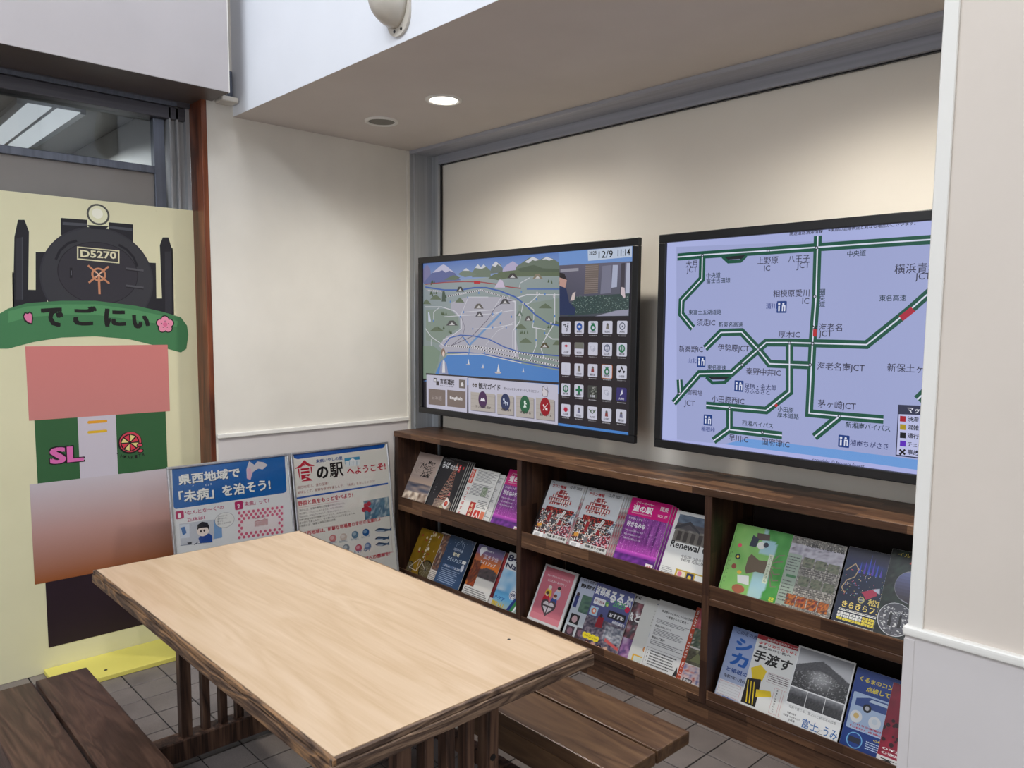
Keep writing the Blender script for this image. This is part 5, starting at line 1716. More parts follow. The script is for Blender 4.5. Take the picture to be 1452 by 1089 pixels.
                D(0, 0.1, 0.4, (176, 32, 60))
            elif (r, c) == (4, 2): D(0, 0.2, 0.34, (84, 104, 84)); D(0, 0.2, 0.2, bg); Pq([(-0.85, 0.6), (-0.3, 0.4), (-0.3, 0)], (84, 104, 84)); Pq([(0.85, 0.6), (0.3, 0.4), (0.3, 0)], (84, 104, 84))
            elif (r, c) in ((1, 2), (3, 3)): Lq([(-0.5, 0.4), (0.1, 0.5), (0.5, 0), (0.1, -0.4), (-0.4, -0.1), (-0.5, 0.4)], 0.06, (150, 152, 170)); D(0.2, -0.1, 0.25, (170, 172, 190))
            elif (r, c) == (1, 1): Pq([(-0.98, 1), (0.98, 1), (0.98, 0), (-0.98, 0)], (110, 112, 104)); 
            elif (r, c) == (3, 2):
                for k in range(14): D(rnd.uniform(-0.8, 0.8), rnd.uniform(-0.4, 0.8), 0.14, rnd.choice([(120, 124, 116), (44, 46, 44), (150, 150, 146)]))
            elif (r, c) == (3, 4): Pq([(-0.3, -0.2), (0.1, 0.8), (0.25, 0.1)], (214, 214, 226))
            elif (r, c) == (0, 0):
                for k in range(10): D(rnd.uniform(-0.6, 0.6), rnd.uniform(-0.7, 0.7), 0.14, (80, 80, 90))
            elif (r, c) == (2, 0):
                for k in range(5): D(0, 0.6 - k * 0.25, 0.07, (70, 70, 80))
            else:
                D(0, 0.42, 0.24, (96, 92, 90)); Pq([(-0.32, -0.25), (0.32, -0.25), (0.25, 0.3), (-0.25, 0.3)], ((120, 116, 110), (130, 60, 60), (110, 110, 140))[(r + c) % 3])
            if (r, c) not in ((0, 0), (1, 2), (3, 3), (2, 0)):
                a.text_l(('湯河原', '箱根町', '小田原', '松田町', '大井町', '山北町')[(r * 2 + c) % 6], u0 - w_ * 0.55, v0 - h_ * 0.8, w_ * 1.1, (226, 224, 236) if bg[0] < 100 else (50, 52, 60), h_ * 0.34, 0.02)
            a.text_l(('町の公式ページ', '観光協会情報', '道の駅案内')[(r + c) % 3], u0 - w_ * 0.8, v0 - h_ * 1.32, w_ * 1.6, (206, 204, 212), h_ * 0.16, 0.0)
    a.poly([(12, 945), (588, 1030), (590, 992), (14, 915)], (74, 130, 200))


def s_roads(a):
    a.rect(0, 0, 1, 1, (182, 184, 224))
    a.photo(0, 0, 1, 1, lambda x, y: mix((184, 192, 240), (166, 174, 222), min(1, max(0, 1.6 * (0.5 - abs(x - 0.35)) + 0.3 * (0.5 - abs(y - 0.4))))), 16, 10)
    a.crop = (920, 290, 2.657)
    a.poly([(106, 890), (1110, 1010), (1110, 118), (104, 160)], (163, 171, 216))
    DG = (26, 84, 66); WT = (222, 226, 246)
    a.poly([(370, 882), (700, 922), (1110, 974), (1110, 1014), (700, 956), (285, 903)], (112, 160, 224))
    a.poly([(285, 903), (700, 956), (1110, 1014), (1110, 1060), (50, 900), (50, 880)], (176, 182, 234))
    roads = [
        [(108, 198), (200, 190), (450, 174), (635, 161), (850, 146), (1125, 128)],
        [(637, 118), (630, 350), (617, 520), (604, 786), (720, 797), (884, 810)],
        [(202, 190), (200, 280), (124, 362), (122, 412), (166, 466)],
        [(212, 542), (272, 482), (350, 480), (412, 546), (455, 600), (608, 606)],
        [(412, 546), (442, 520), (530, 520), (820, 528), (985, 396), (1075, 316)],
        [(412, 546), (312, 636), (190, 638), (94, 748)],
        [(116, 660), (119, 712)],
        [(530, 522), (530, 706), (442, 776), (216, 756)],
        [(304, 766), (304, 846), (244, 890)], [(304, 848), (502, 870)],
        [(720, 797), (624, 876)], [(1012, 735), (1060, 690)],
    ]
    for pts in roads:
        a.line(pts, 0.0285, DG)
    for pts in roads:
        a.line(pts, 0.0048, WT)
    a.line([(278, 196), (300, 216), (346, 213), (368, 192)], 0.013, DG); a.poly([(285, 198), (365, 190), (350, 205), (300, 208)], (30, 34, 40))
    a.line([(216, 650), (240, 672), (286, 670), (310, 648)], 0.013, DG); a.poly([(222, 648), (304, 650), (288, 660), (238, 660)], (30, 34, 40))
    a.line([(950, 430), (996, 394)], 0.020, (176, 38, 60)); a.line([(626, 470), (625, 497)], 0.013, (186, 40, 50)); a.disc((480, 757), 0.006, (190, 40, 50))
    for p in ((450, 174), (202, 192), (632, 163), (625, 347), (412, 546), (530, 521), (617, 524), (608, 604), (304, 768), (428, 858), (352, 604), (718, 797), (116, 712)):
        a.disc(p, 0.0065, (40, 50, 58), None, 12); a.disc(p, 0.0035, (200, 206, 226), None, 10)
    a.line([(618, 456), (634, 470)], 0.003, K); a.line([(634, 456), (618, 470)], 0.003, K)
    T = (56, 56, 76); GT = (34, 56, 66)
    for s_, A_, B_, c_ in (
        ('高速道路渋滞情報', (530, 118), (656, 108), K), ('※実際の混雑状況と異なる場合がございます。', (676, 104), (1005, 80), K),
        ('大月', (140, 238), (182, 235), T), ('JCT', (142, 263), (182, 261), T), ('中央道', (217, 278), (270, 276), GT), ('富士吉田線', (217, 298), (307, 296), GT),
        ('上野原', (408, 226), (487, 221), T), ('IC', (434, 251), (457, 250), T), ('八王子', (524, 220), (606, 214), T), ('JCT', (556, 248), (606, 245), T), ('中央道', (747, 198), (818, 195), GT),
        ('横浜青葉', (925, 262), (1094, 252), T), ('JCT', (1002, 291), (1062, 287), T), ('東名高速', (868, 365), (970, 361), GT),
        ('相模原愛川', (468, 350), (605, 345), T), ('IC', (578, 375), (604, 374), T), ('清川', (441, 394), (482, 393), (40, 60, 130)),
        ('東富士五湖道路', (150, 415), (274, 414), GT), ('須走IC', (181, 457), (250, 457), T), ('新東名高速', (263, 462), (355, 462), GT), ('厚木IC', (489, 502), (569, 501), T),
        ('海老名', (640, 477), (728, 475), T), ('JCT', (640, 504), (690, 504), T), ('新秦野IC', (114, 555), (204, 556), T), ('伊勢原JCT', (260, 556), (378, 558), T),
        ('海老名南JCT', (634, 627), (812, 631), T), ('新保土ヶ谷', (898, 629), (1076, 634), T), ('山北', (147, 597), (180, 598), (40, 60, 130)), ('東名高速', (221, 622), (292, 622), GT), ('秦野中井IC', (366, 641), (497, 646), T),
        ('足柄・金太郎', (361, 693), (480, 698), (40, 50, 90)), ('のふるさと', (361, 710), (456, 714), (40, 50, 90)), ('小田原西IC', (237, 744), (360, 749), T), ('御殿場', (133, 740), (201, 744), T), ('JCT', (133, 763), (173, 765), T),
        ('小田原', (485, 780), (546, 785), GT), ('厚木道路', (484, 802), (566, 809), GT), ('茅ヶ崎JCT', (637, 768), (780, 776), T), ('西湘バイパス', (352, 832), (468, 841), GT), ('新湘南バイパス', (741, 840), (910, 857), GT),
        ('箱根峠', (198, 853), (249, 857), (40, 60, 130)), ('早川IC', (302, 890), (374, 898), T), ('国府津IC', (426, 905), (530, 916), T), ('湘南ちがさき', (758, 907), (903, 922), (40, 50, 100)), ('copyright © farmers forest', (616, 970), (812, 999), (56, 60, 90))):
        a.text(s_, A_, B_, c_, None, 0.006 if c_ == T else 0.014)
    a.vtext_done = None
    for k, ch_ in enumerate('圏央道'):
        a.text(ch_, (642, 342 + k * 22), (664, 342 + k * 22), GT, None, 0.014)
    for p in ((501, 386), (198, 592), (340, 684), (223, 812), (735, 892)):
        c = a.at(p)
        a.rrect_l(c[0] - 0.019, c[1] - 0.021, c[0] + 0.019, c[1] + 0.021, 0.003, (30, 62, 130))
        a.line_l([(c[0] - 0.010, c[1] - 0.015), (c[0] - 0.010, c[1] + 0.004)], 0.006, WT); a.disc_l((c[0] - 0.010, c[1] + 0.011), 0.0045, 0.0045, WT, 10)
        a.line_l([(c[0] + 0.003, c[1] - 0.015), (c[0] + 0.003, c[1] + 0.004), (c[0] + 0.012, c[1] + 0.004), (c[0] + 0.012, c[1] - 0.015)], 0.004, WT); a.disc_l((c[0] + 0.006, c[1] + 0.011), 0.004, 0.004, WT, 10)
    # legend
    a.poly([(930, 946), (1112, 968), (1112, 762), (940, 754)], (50, 52, 78)); a.poly([(934, 942), (1110, 964), (1110, 796), (942, 790)], (194, 198, 236))
    a.text('マップ情報', (975, 784), (1100, 790), (226, 226, 240), None, 0.02)
    for k, (c_, t_, w_) in enumerate((((168, 20, 40), '渋滞', 42), ((176, 150, 20), '混雑', 42), ((20, 22, 26), '通行止', 64), ((96, 44, 190), 'チェーン', 78), (None, '事故', 42))):
        y = 808 + k * 31
        if c_:
            a.poly([(946, y + 9), (968, y + 11), (969, y - 10), (947, y - 12)], c_)
        else:
            a.line([(945, y - 9), (966, y + 10)], 0.006, K); a.line([(966, y - 9), (945, y + 10)], 0.006, K)
        a.text(t_, (975, y + 9), (975 + w_, y + 12), (30, 32, 44), None, 0.02)


tv(0.112, 1.640, 1.039, 1.902, 'wall screen with an illustrated tourist map and town emblem buttons, left one', s_map)
tv(1.742, 3.280, 1.039, 1.903, 'wall screen showing a lilac expressway map with green roads, right one by the pillar', s_roads)

# ------------------------------------------------------------------ pale yellow display board
bd = thing('display_board', 'tall pale yellow board printed with a steam locomotive front and a green lettered band', 'board', (-0.14, 1.03, 0))
MB().box(-0.150, -0.130, 0.583, 1.493, 0.0, 2.064, 0.0015).build('panel', MT['board'], bd)
S = Surf((-0.130, 0.583, 0.0), (0, 1, 0), (0, 0, 1), 0.91, 2.064)
A = Art(S, (0, 290, 5.186), 0.0004)
DK, DK2, DK3 = (34, 34, 42), (52, 52, 60), (78, 80, 88)
CR = (228, 226, 190)
def outline(pts, w=0.010):
    A.line(pts + [pts[0], pts[1]], w, CR)
dl = [(104, 760), (100, 500), (105, 240), (132, 112), (180, 112), (213, 200), (205, 630), (262, 630), (262, 350), (330, 350), (330, 760)]
dr_ = [(1272, 812), (1262, 320), (1238, 242), (1196, 242), (1175, 300), (1190, 685), (1146, 690), (1146, 430), (1080, 425), (1060, 790)]
outline(dl); outline(dr_)
A.poly([(104, 760), (330, 760), (330, 630), (150, 625), (104, 625)], DK); A.poly([(262, 350), (345, 350), (345, 760), (262, 760)], DK)
A.poly([(104, 760), (100, 500), (105, 240), (132, 112), (180, 112), (213, 200), (205, 760)], DK); A.poly([(118, 700), (118, 250), (165, 240), (165, 700)], DK2); A.line([(163, 240), (163, 700)], 0.002, DK3)
A.poly([(1272, 812), (1268, 500), (1262, 320), (1238, 242), (1196, 242), (1175, 300), (1195, 800)], DK); A.poly([(1215, 800), (1212, 346), (1254, 346), (1262, 800)], DK2)
A.poly([(1060, 425), (1146, 430), (1150, 690), (1210, 690), (1210, 800), (1060, 790)], DK)
A.poly([(440, 230), (440, 92), (985, 140), (985, 290)], CR)
A.poly([(446, 225), (446, 98), (640, 112), (640, 225)], DK); A.poly([(800, 130), (978, 146), (978, 280), (800, 220)], DK); A.poly([(460, 150), (640, 160), (640, 140), (460, 128)], DK3); A.poly([(800, 175), (972, 196), (972, 176), (800, 156)], DK3)
cB = A.at((708, 500))
rb = (A.at((1125, 500))[0] - A.at((290, 500))[0]) / 2
cB = ((A.at((1125, 500))[0] + A.at((290, 500))[0]) / 2, A.at((708, 545))[1])
topv = (A.at((708, 166))[1] - cB[1]) * 1.0
A.disc_l(cB, rb * 1.02, topv * 1.03, CR, 48) if False else None
def half(c, rx, ry, col, vmin):
    pts = [(c[0] + rx * math.cos(t), max(vmin, c[1] + ry * math.sin(t))) for t in [2 * math.pi * i / 64 for i in range(64)]]
    A.poly_l(pts, col)
vb = A.at((700, 760))[1]
half(cB, rb, topv, DK2, vb); half(cB, rb * 0.97, topv * 0.97, (58, 58, 64), vb)
ri = (A.at((1008, 500))[0] - A.at((428, 500))[0]) / 2
ci = ((A.at((1008, 500))[0] + A.at((428, 500))[0]) / 2, A.at((715, 505))[1])
ti = A.at((715, 280))[1] - ci[1]
half(ci, ri * 1.02, ti * 1.02, (28, 28, 36), vb); half(ci, ri, ti, (54, 52, 60), vb)
A.line([(410, 405), (440, 340), (500, 285), (565, 266)], 0.010, (26, 26, 34)); A.line([(872, 296), (930, 330), (980, 385), (1010, 455)], 0.010, (26, 26, 34))
A.disc((722, 74), 0.046, (84, 84, 80), 0.046); A.poly([(640, 150), (800, 160), (770, 185), (670, 180)], DK); A.disc((722, 74), 0.038, (232, 230, 196), 0.038); A.disc((716, 66), 0.022, (246, 244, 226))
A.poly([(566, 404), (878, 434), (878, 338), (566, 308)], (226, 220, 180)); A.poly([(576, 396), (868, 424), (868, 346), (576, 316)], (62, 60, 62))
A.text('D5270', (592, 386), (856, 408), (232, 226, 190), (592, 332), 0.03)
cp = (206, 142, 106)
hb = A.at((726, 515))
for ang in (42, 138, 222, 318):
    t = math.radians(ang); A.line_l([(hb[0] + 0.012 * math.cos(t), hb[1] + 0.012 * math.sin(t)), (hb[0] + 0.056 * math.cos(t), hb[1] + 0.056 * math.sin(t))], 0.008, cp)
A.line_l([hb, (hb[0], hb[1] - 0.086)], 0.009, cp)
A.line_l([(hb[0] + 0.026 * math.cos(i * 0.2618), hb[1] + 0.026 * math.sin(i * 0.2618)) for i in range(25)], 0.008, cp)
for t in (0.785, 2.356): A.line_l([(hb[0] - 0.018 * math.cos(t), hb[1] - 0.018 * math.sin(t)), (hb[0] + 0.018 * math.cos(t), hb[1] + 0.018 * math.sin(t))], 0.005, (232, 190, 160))
for y in (480, 606): A.line([(925, y - 10), (1055, y + 6)], 0.009, (86, 86, 92)); A.line([(925, y), (1055, y + 16)], 0.004, (24, 24, 30))
A.line([(522, 465), (522, 540)], 0.010, (26, 26, 32)); A.line([(524, 485), (524, 520)], 0.003, (100, 100, 110))
# green lettered band
top = [(0, 800), (60, 765), (200, 725), (450, 708), (700, 708), (1000, 745), (1200, 790), (1330, 830)]
bot = [(1385, 960), (1370, 1060), (1330, 1088), (1200, 1052), (950, 990), (700, 968), (450, 978), (250, 1010), (60, 1060), (-30, 1060), (-60, 930)]
A.poly(top + [(1375, 890)] + bot, (70, 128, 84))
A.poly([(60, 785), (200, 750), (450, 735), (700, 735), (1000, 775), (1200, 820), (1310, 860), (1300, 900), (1000, 850), (700, 810), (450, 810), (200, 830), (60, 870)], (86, 148, 98))
A.text('で', (306, 900), (470, 905), K, (306, 755), 0.055); A.text('ご', (540, 890), (716, 896), K, (540, 745), 0.055); A.text('に', (768, 898), (928, 905), K, (768, 765), 0.055); A.text('ぃ', (974, 912), (1102, 918), K, (974, 812), 0.055)
A.poly([(166, 820), (180, 792), (205, 796), (218, 784), (240, 800), (244, 840), (238, 884), (210, 878), (180, 860)], K); A.poly([(176, 824), (186, 802), (206, 806), (218, 796), (232, 808), (234, 840), (230, 872), (206, 864), (186, 846)], (232, 130, 172))
fc = A.at((1214, 882))
for rr_, col_ in ((0.021, K), (0.016, (238, 150, 178))):
    for k in range(5):
        t = math.radians(90 + 72 * k); A.disc_l((fc[0] + 0.022 * math.cos(t), fc[1] + 0.022 * math.sin(t)), rr_, rr_, col_, 14)
A.disc_l(fc, 0.010, 0.010, (226, 110, 150), 12)
for k in range(5):
    t = math.radians(90 + 72 * k); A.disc_l((fc[0] + 0.016 * math.cos(t), fc[1] + 0.016 * math.sin(t)), 0.0022, 0.0022, K, 8)
# plain colour fields below the band
A.crop = (0, 540, 3.63)
def blk(x0, y0, x1, y1, r, col):
    p, q_ = A.at((x0, y1)), A.at((x1, y0))
    p = (p[0], min(p[1], q_[1] - 2.2 * r))
    A.rrect_l(p[0], p[1], q_[0], q_[1], r, col)
A.crop = (0, 0, 1)
u0 = A.at((36, 500))[0]; u1 = A.at((238, 500))[0]
vt = A.at((136, 490))[1]; vb_ = A.at((136, 590))[1]
def band(u0, u1, v1, v0, c1, c0, n=8):
    for k in range(n):
        a_, b_ = v1 + (v0 - v1) * k / n, v1 + (v0 - v1) * (k + 1) / n
        A.poly_l([(u0, b_), (u1, b_), (u1, a_), (u0, a_)], None, [mix(c1, c0, (k + 1) / n)] * 2 + [mix(c1, c0, k / n)] * 2)
A.poly_l([(u0, vb_), (u1, vb_), (u1, vt + 0.0), (u0 + 0.0, vt + 0.0)], None, [(206, 132, 128), (206, 132, 128), (214, 130, 126), (214, 130, 126)])
v2 = A.at((136, 676))[1]
A.poly_l([(u0 + 0.02, v2), (u1 - 0.02, v2), (u1 - 0.02, vb_), (u0 + 0.02, vb_)], (52, 98, 60))
us, ue = A.at((112, 640))[0], A.at((166, 640))[0]
A.poly_l([(us, v2), (ue, v2), (ue, vb_), (us, vb_)], (204, 196, 208))
for y in (597, 611):
    p, q_ = A.at((124, y + 4)), A.at((152, y - 2)); A.rrect_l(p[0], p[1], q_[0], q_[1] , 0.006, (226, 160, 40) if y < 600 else (226, 180, 40))
A.crop = (0, 540, 3.63)
A.text('SL', (252, 436), (438, 440), K, (252, 340), 0.10); A.text('SL', (258, 430), (432, 434), (220, 110, 176), (258, 346), 0.045)
A.crop = (120, 580, 10.89)
oc = A.at((700, 520)); R1 = 0.052
A.disc_l(oc, R1, R1, K, 28); A.disc_l((oc[0] + 0.002, oc[1] + 0.003), R1 * 0.9, R1 * 0.9, (206, 70, 88), 28); A.disc_l(oc, R1 * 0.78, R1 * 0.78, K, 28)
for k in range(8):
    t0, t1 = math.radians(k * 45 + 5), math.radians(k * 45 + 40)
    A.poly_l([(oc[0] + 0.006 * math.cos((t0 + t1) / 2), oc[1] + 0.006 * math.sin((t0 + t1) / 2)), (oc[0] + R1 * 0.7 * math.cos(t0), oc[1] + R1 * 0.7 * math.sin(t0)), (oc[0] + R1 * 0.7 * math.cos(t1), oc[1] + R1 * 0.7 * math.sin(t1))], (232, 214, 140) if k % 2 else (214, 60, 80))
for p in ((850, 556), (862, 645)): A.disc(p, 0.014, K, 0.010); A.disc(p, 0.010, (214, 80, 100), 0.006)
for k, ch_ in enumerate('YAMAKITA'):
    t = k / 7
    x = 490 + 395 * t; y = 690 + 70 * math.sin(math.pi * (0.12 + 0.76 * t)) + 12
    A.text(ch_, (x, y), (x + 40, y + 2), K, (x, y - 52), 0.02)
A.crop = (0, 0, 1)
v3 = A.at((136, 812))[1]
band(u0 - 0.01, u1 + 0.01, v2, v3, (196, 186, 196), (150, 84, 44), 1)
A.poly_l([(u0 - 0.01, v2 - (v2 - v3) * 0.5), (u1 + 0.01, v2 - (v2 - v3) * 0.5), (u1 + 0.01, v2), (u0 - 0.01, v2)], None, [(186, 146, 140), (186, 146, 140), (200, 190, 198), (200, 190, 198)])
A.poly_l([(u0 - 0.01, v3), (u1 + 0.01, v3), (u1 + 0.01, v2 - (v2 - v3) * 0.5), (u0 - 0.01, v2 - (v2 - v3) * 0.5)], None, [(150, 84, 42), (150, 84, 42), (186, 146, 140), (186, 146, 140)])
u2, u3 = A.at((66, 860))[0], A.at((206, 860))[0]
v4 = A.at((136, 902))[1]
A.poly_l([(u2, v4), (u3, v4), (u3, v3), (u2, v3)], (40, 24, 36))
oo = A.build('board_print', MT['ink_matt'], bd)
oo.matrix_local = Matrix.Translation(-bd.location) @ S.matrix()
for y_, z_ in ((0.78, 2.045), (1.30, 2.045), (0.80, 0.03), (1.12, 0.03)):
    MB().cyl((-0.1295, y_, z_), 0.005, 0.002, 0, 12).build('screw', MT['board'], bd)
MB().box(-0.1285, 0.125, 0.754, 1.42, 0.001, 0.020, 0.001).build('foot_board', MT['foot'], bd)
MB().cyl((0.06, 0.95, 0.0205), 0.007, 0.002, 2, 12).build('screw', MT['black'], bd)

# ------------------------------------------------------------------ framed posters leaning on the wainscot
def poster(y0, y1, label, art):
    t = thing('framed_poster', label, 'poster', (0.17, (y0 + y1) / 2, 0.0), 'framed posters leaning on the wainscot')
    v = Vector((-0.125, 0, 0.877))
    L = v.length
    S = Surf((0.170, y0, 0.003), (0, 1, 0), v, y1 - y0, L)
    M4 = Matrix.Translation(-t.location) @ S.matrix()
    w = y1 - y0
    def add(name, mb, mat):
        o = mb.build(name, mat, None)
        o.parent = t
        o.matrix_local = M4
        return o
    fr_ = MB()
    b = 0.011
    for bx in ((0, w, 0, b), (0, w, L - b, L), (0, b, b, L - b), (w - b, w, b, L - b)):
        fr_.box(bx[0], bx[1], bx[2], bx[3], -0.014, 0.004, 0.002)
    add('frame', fr_, MT['silver'])
    add('backing', MB().box(b, w - b, b, L - b, -0.012, -0.002), MT['paper'])
    A = Art(S, (0, 0, 1), -0.0015)
    art(A)
    o = A.build('poster_print', MT['ink'], t)
    o.matrix_local = M4
    add('cover_sheet', MB().box(b, w - b, b, L - b, 0.0015, 0.0022), MT['acrylic'])


def p_mibyo(a):
    a.rect(0.02, 0.012, 0.98, 0.988, (222, 224, 226))
    a.crop = (230, 640, 7.778)
    a.poly([(108, 182), (1352, 45), (1374, 430), (1350, 458), (150, 636), (128, 615)], (24, 96, 168))
    a.poly([(930, 200), (960, 108), (1020, 150), (1050, 110), (1120, 120), (1165, 150), (1110, 200), (1060, 190), (1000, 230), (975, 315), (935, 300)], (206, 200, 206)); a.poly([(930, 200), (975, 180), (990, 240), (975, 315), (935, 300), (945, 250)], (216, 176, 196))
    K2 = (16, 50, 90)
    for dx, col in ((5, K2), (0, (236, 236, 230))):
        a.text('県西地域で', (183 + dx, 376 + dx), (862 + dx, 290 + dx), col, (183, 258), 0.055 if dx else 0.035)
        a.text('「未病」を治そう!', (190 + dx, 574 + dx), (1200 + dx, 420 + dx), col, (190, 440), 0.055 if dx else 0.035)
    a.text('びょう', (476, 383), (548, 374), WH, None); a.text('み', (334, 388), (352, 386), WH, None)
    MG = (176, 40, 96)
    for x, y, n_ in ((154, 752, '1'), (806, 650, '2')):
        p, q_ = a.at((x, y)), a.at((x + 84, y - 84)); a.rrect_l(p[0], p[1], q_[0], q_[0] - p[0] + p[1], 0.006, MG); a.text(n_, (x + 26, y - 18), (x + 56, y - 20), WH, (x + 26, y - 66), 0.02)
    a.text('"なんとな～く"の', (252, 706), (684, 652), MG, (252, 662), 0.02); a.text('正体は?', (280, 780), (476, 754), MG, (280, 738), 0.02)
    a.text('「未病」って?', (890, 612), (1182, 578), MG, (890, 560), 0.02)
    a.poly([(190, 800), (655, 740), (664, 950), (205, 1040)], (190, 194, 204)); a.poly([(570, 760), (655, 748), (664, 950), (575, 968)], (120, 160, 206)); a.poly([(196, 810), (300, 798), (304, 950), (202, 962)], (206, 214, 226)); a.poly([(206, 840), (250, 830), (270, 900), (230, 930)], (60, 110, 170))
    # a boy at a low table
    a.poly([(400, 960), (430, 925), (520, 905), (552, 930), (555, 1000), (420, 1015)], (24, 70, 150)); a.disc((450, 862), 0.029, (236, 222, 214), 0.031); a.poly([(385, 880), (392, 810), (440, 776), (500, 785), (522, 830), (516, 870), (500, 838), (440, 842), (402, 852)], (34, 34, 46))
    for p in ((428, 882), (466, 874)): a.disc(p, 0.0045, (34, 34, 46), 0.006, 10)
    a.poly([(276, 1006), (330, 998), (322, 1030), (290, 1034)], (50, 54, 70)); a.line([(200, 1040), (560, 1000)], 0.003, (120, 130, 150)); a.line([(352, 1030), (392, 1004)], 0.004, (60, 66, 90))
    a.disc((690, 758), 0.0475, (120, 124, 132), 0.036); a.disc((690, 758), 0.046, (226, 226, 224), 0.0345)
    for k, (t_, w_) in enumerate((('なんだか～で', 110), ('疲れるのに…', 120), ('眠って', 60), ('疲れてるのかな', 150))): a.text(t_, (612, 730 + k * 28), (612 + w_, 730 + k * 28 - w_ * 0.13), (70, 70, 80))
    a.poly([(835, 660), (1335, 590), (1352, 890), (850, 962)], (226, 216, 218))
    for r in range(9):
        for c in range(10):
            x = 852 + c * 52 + (26 if r % 2 else 0)
            if x > 1345 or (900 < x < 1280 and 2 < r < 7): continue
            a.disc((x, 680 + r * 34 - (x - 850) * 0.135), 0.0072, (206, 96, 126), 0.0075, 10)
    a.text('未病', (1020, 836), (1170, 816), (150, 40, 60), (1020, 760), 0.06); a.text('未病', (1024, 832), (1166, 812), (236, 214, 214), (1024, 766), 0.0); a.text('自分で チェック', (1024, 748), (1156, 728), (60, 50, 60))


def p_food(a):
    a.rect(0.02, 0.012, 0.98, 0.988, (224, 222, 216))
    a.crop = (405, 620, 6.05)
    BLU = (24, 84, 168); RDD = (186, 34, 58)
    a.poly([(66, 146), (855, 54), (850, 80), (835, 92), (105, 188), (75, 180)], BLU)
    a.text('未病いやしの里', (262, 222), (490, 196), (30, 70, 140), (262, 190), 0.03)
    a.poly([(505, 180), (635, 165), (640, 215), (510, 232)], (70, 150, 190)); a.poly([(512, 205), (640, 190), (640, 240), (516, 256)], (224, 230, 234)); a.poly([(540, 205), (575, 178), (606, 198)], (240, 240, 240))
    for x in (548, 580, 612): a.line([(x, 205), (x, 244)], 0.003, (110, 160, 190))
    a.text('食', (92, 392), (262, 372), RDD, (92, 205), 0.022); a.text('の', (272, 362), (372, 350), K, (272, 255), 0.04); a.text('駅', (384, 352), (502, 340), K, (384, 222), 0.022)
    a.text('へようこそ!', (530, 326), (862, 284), RDD, (530, 262), 0.03)
    a.text('県西地域は、食の宝庫!', (102, 448), (368, 414), (150, 60, 60), None, 0.0); a.text('美味しくて、新鮮な食材を楽しんで、「未病」を治しちゃおう!', (104, 490), (768, 392), (150, 60, 60), None, 0.0)
    a.line([(96, 524), (880, 396)], 0.009, BLU)
    a.text('野菜と魚をもっと食べよう!', (108, 594), (578, 514), RDD, (108, 550), 0.03); a.line([(112, 606), (470, 548)], 0.001, RDD)
    for k in range(6):
        a.text(('現代人は、野菜や果物の摂取量が足りてな～い。', '魚介類も、とんどつしかこみうも、おちっか○おに、', '「自産地消」が進んでいるなんて、もったいない！～', '新鮮な野菜を毎日の健康に役つことって、大切なんだって。', '身の回りで楽しみたい、好き嫌いなくいただきましょうね。', '※未病とは、健康と病気の間の状態')[k], (120, 640 + k * 27), (480 + (30, 20, 0, 75, 120, -50)[k], 640 + k * 27 - (360 + (30, 20, 0, 75, 120, -50)[k]) * 0.155), (70, 66, 66), None, 0.0)
    a.photo(0.68, 0.345, 0.955, 0.555, blotch([(26, 46, 66), (110, 150, 170), (60, 100, 130), (196, 206, 210), (70, 110, 100)], 5, 4), 18, 16)
    for x, y in ((688, 585), (716, 570), (700, 610), (672, 622), (720, 622)): a.disc((x, y), 0.013, (176, 44, 66), 0.013, 14)
    a.poly([(180, 800), (895, 672), (920, 960), (920, 985), (210, 1130)], (206, 196, 190)); a.poly([(184, 806), (891, 678), (915, 978), (214, 1122)], (224, 222, 216))
    a.text('県西地域は、新鮮な地場産の食材の宝庫だよ!', (150, 850), (832, 728), RDD, (150, 812), 0.03)
    for x, y, c_ in ((406, 868, (206, 130, 130)), (498, 856, (206, 190, 180)), (596, 836, (96, 130, 156)), (690, 816, (36, 90, 150)), (520, 950, (130, 140, 150)), (628, 950, (190, 70, 90)), (706, 935, (96, 126, 170))):
        a.disc((x, y), 0.021, c_, 0.020, 18); a.disc((x - 6, y - 6), 0.012, mix(c_, (236, 236, 236), 0.45), 0.009, 12)
        a.text(('みかん', 'たけのこ', 'キャベツ', 'うめぼし', 'しいたけ', 'トマト', 'なす')[int(x) % 7], (x - 36, y + 52), (x + 34, y + 42), (60, 110, 150), None, 0.02)
    for x, y, w_ in ((765, 800, 145), (765, 872, 125), (770, 922, 120)):
        a.poly([(x, y), (x + w_ * 0.25, y - 22), (x + w_ * 0.7, y - 16), (x + w_ * 0.88, y - 14), (x + w_, y - 36), (x + w_, y + 4), (x + w_ * 0.85, y), (x + w_ * 0.5, y + 12), (x + w_ * 0.15, y + 10)], (60, 84, 116))
        a.poly([(x + 6, y + 2), (x + w_ * 0.6, y - 2), (x + w_ * 0.5, y + 10), (x + w_ * 0.15, y + 8)], (176, 190, 206)); a.disc((x + 14, y - 4), 0.004, (20, 24, 30))
    a.line([(620, 1040), (925, 985)], 0.003, (206, 150, 150)); a.text('食材への感謝を!', (640, 1072), (900, 1026), RDD, (640, 1036), 0.03)


poster(1.242, 1.838, 'framed poster with a large blue heading panel, nearer the yellow board', p_mibyo)
poster(1.848, 2.436, 'framed food poster with big red and black heading, next to the magazine rack', p_food)

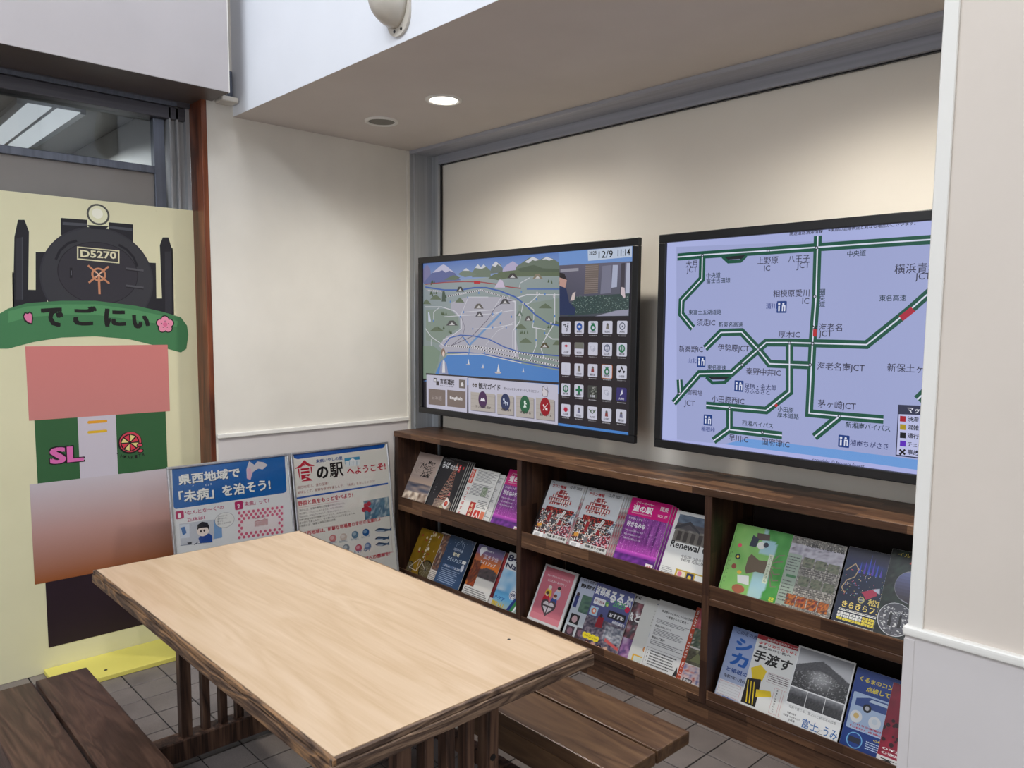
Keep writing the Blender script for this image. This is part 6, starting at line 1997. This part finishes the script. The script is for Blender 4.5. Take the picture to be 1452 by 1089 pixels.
# ------------------------------------------------------------------ table
tb = thing('wooden_table', 'wooden table with a pale laminate top and rough dark brown edging', 'table', (1.652, 1.077, 0))
X0, X1, Y0, Y1 = 0.888, 2.415, 0.704, 1.450
e = 0.011
MB().box(X0 + e, X1 - e, Y0 + e, Y1 - e, 0.7165, 0.7228, 0.0008).build('table_top', MT['top'], tb)
MB().box(X0 + e + 0.002, X1 - e - 0.002, Y0 + e + 0.002, Y1 - e - 0.002, 0.684, 0.7160).build('core_board', MT['leg'], tb)
for y0_, y1_, s_ in ((Y0, Y0 + e, -1), (Y1 - e, Y1, 1)):
    MB().box(X0, X1, y0_ + (0.0025 if s_ < 0 else 0), y1_ - (0.0025 if s_ > 0 else 0), 0.7085, 0.7215, 0.0012).box(X0 - 0.002, X1 + 0.002, y0_ - (0.002 if s_ < 0 else 0), y1_ + (0.002 if s_ > 0 else 0), 0.6805, 0.7075, 0.003, 2).build('edge_strip', MT['frame'], tb)
for x0_, x1_, s_ in ((X0, X0 + e, -1), (X1 - e, X1, 1)):
    MB().box(x0_ + (0.0025 if s_ < 0 else 0), x1_ - (0.0025 if s_ > 0 else 0), Y0 + 0.001, Y1 - 0.001, 0.7087, 0.7213, 0.0012).box(x0_ - (0.003 if s_ < 0 else 0), x1_ + (0.003 if s_ > 0 else 0), Y0 - 0.001, Y1 + 0.001, 0.680, 0.7078, 0.003, 2).build('edge_strip', MT['frame_y'], tb)
MB().cyl((2.228, 1.332, 0.72295), 0.0042, 0.0006, 2, 12).build('nail_hole', MT['black'], tb)
for xa, xb in ((0.965, 1.000), (2.262, 2.300)):
    for ya, yb in ((0.932, 0.970), (1.195, 1.233)):
        MB().box(xa, xb, ya, yb, 0.098, 0.684, 0.002).build('post', MT['leg'], tb)
    for ya, yb in ((1.008, 1.034), (1.070, 1.096), (1.130, 1.156)):
        MB().box(xa + 0.002, xb - 0.002, ya, yb, 0.098, 0.684, 0.0015).build('slat', MT['leg'], tb)
    MB().box(xa - 0.016, xb + 0.016, 0.80, 1.36, 0.022, 0.100, 0.004).box(xa - 0.016, xb + 0.016, 0.80, 0.88, 0, 0.024).box(xa - 0.016, xb + 0.016, 1.28, 1.36, 0, 0.024).build('base_beam', MT['leg'], tb)
MB().box(1.00, 2.262, 1.055, 1.110, 0.600, 0.684, 0.002).build('stretcher', MT['leg'], tb)
MB().cyl((2.3005, 1.213, 0.478), 0.0085, 0.002, 0, 20).build('plug', MT['black'], tb)

# ------------------------------------------------------------------ benches
def bench(planks, label, mat, ca):
    yc = sum(planks[0] + planks[1]) / 4
    t = thing('wooden_bench', label, 'bench', (1.72, yc, 0), None)
    for ya, yb in planks:
        MB().box(0.937, 2.500, ya, yb, 0.382, 0.420, 0.005, 2).build('seat_plank', mat, t)
    yo0, yo1 = min(planks[0][0], planks[1][0]), max(planks[0][1], planks[1][1])
    for ya in (yo0 + 0.003, yo1 - 0.031):
        MB().box(1.06, 2.36, ya, ya + 0.028, 0.305, 0.382, 0.002).build('apron', mat, t)
    for xa in (1.12, 2.24):
        for ya in (yo0 + 0.035, yo1 - 0.075):
            MB().box(xa, xa + 0.04, ya, ya + 0.04, 0.07, 0.382, 0.002).build('leg', MT['leg'], t)
        MB().box(xa + 0.002, xa + 0.038, yc - 0.013, yc + 0.013, 0.07, 0.382, 0.002).build('slat', MT['leg'], t)
        MB().box(xa - 0.01, xa + 0.05, yo0 + 0.01, yo1 - 0.01, 0.0, 0.072, 0.003).build('base_beam', MT['leg'], t)
    MB().box(1.16, 2.24, yc - 0.02, yc + 0.02, 0.085, 0.135, 0.002).build('stretcher', MT['leg'], t)
    return t


bench(((0.362, 0.508), (0.517, 0.662)), 'dark wooden bench of two weathered planks on the camera side of the table', MT['bench'], None)
bench(((1.449, 1.612), (1.618, 1.768)), 'brown wooden bench of two planks between the table and the magazine rack', MT['bench_warm'], None)

for o in bpy.data.objects:
    if 'worldish' in o:
        del o['worldish']
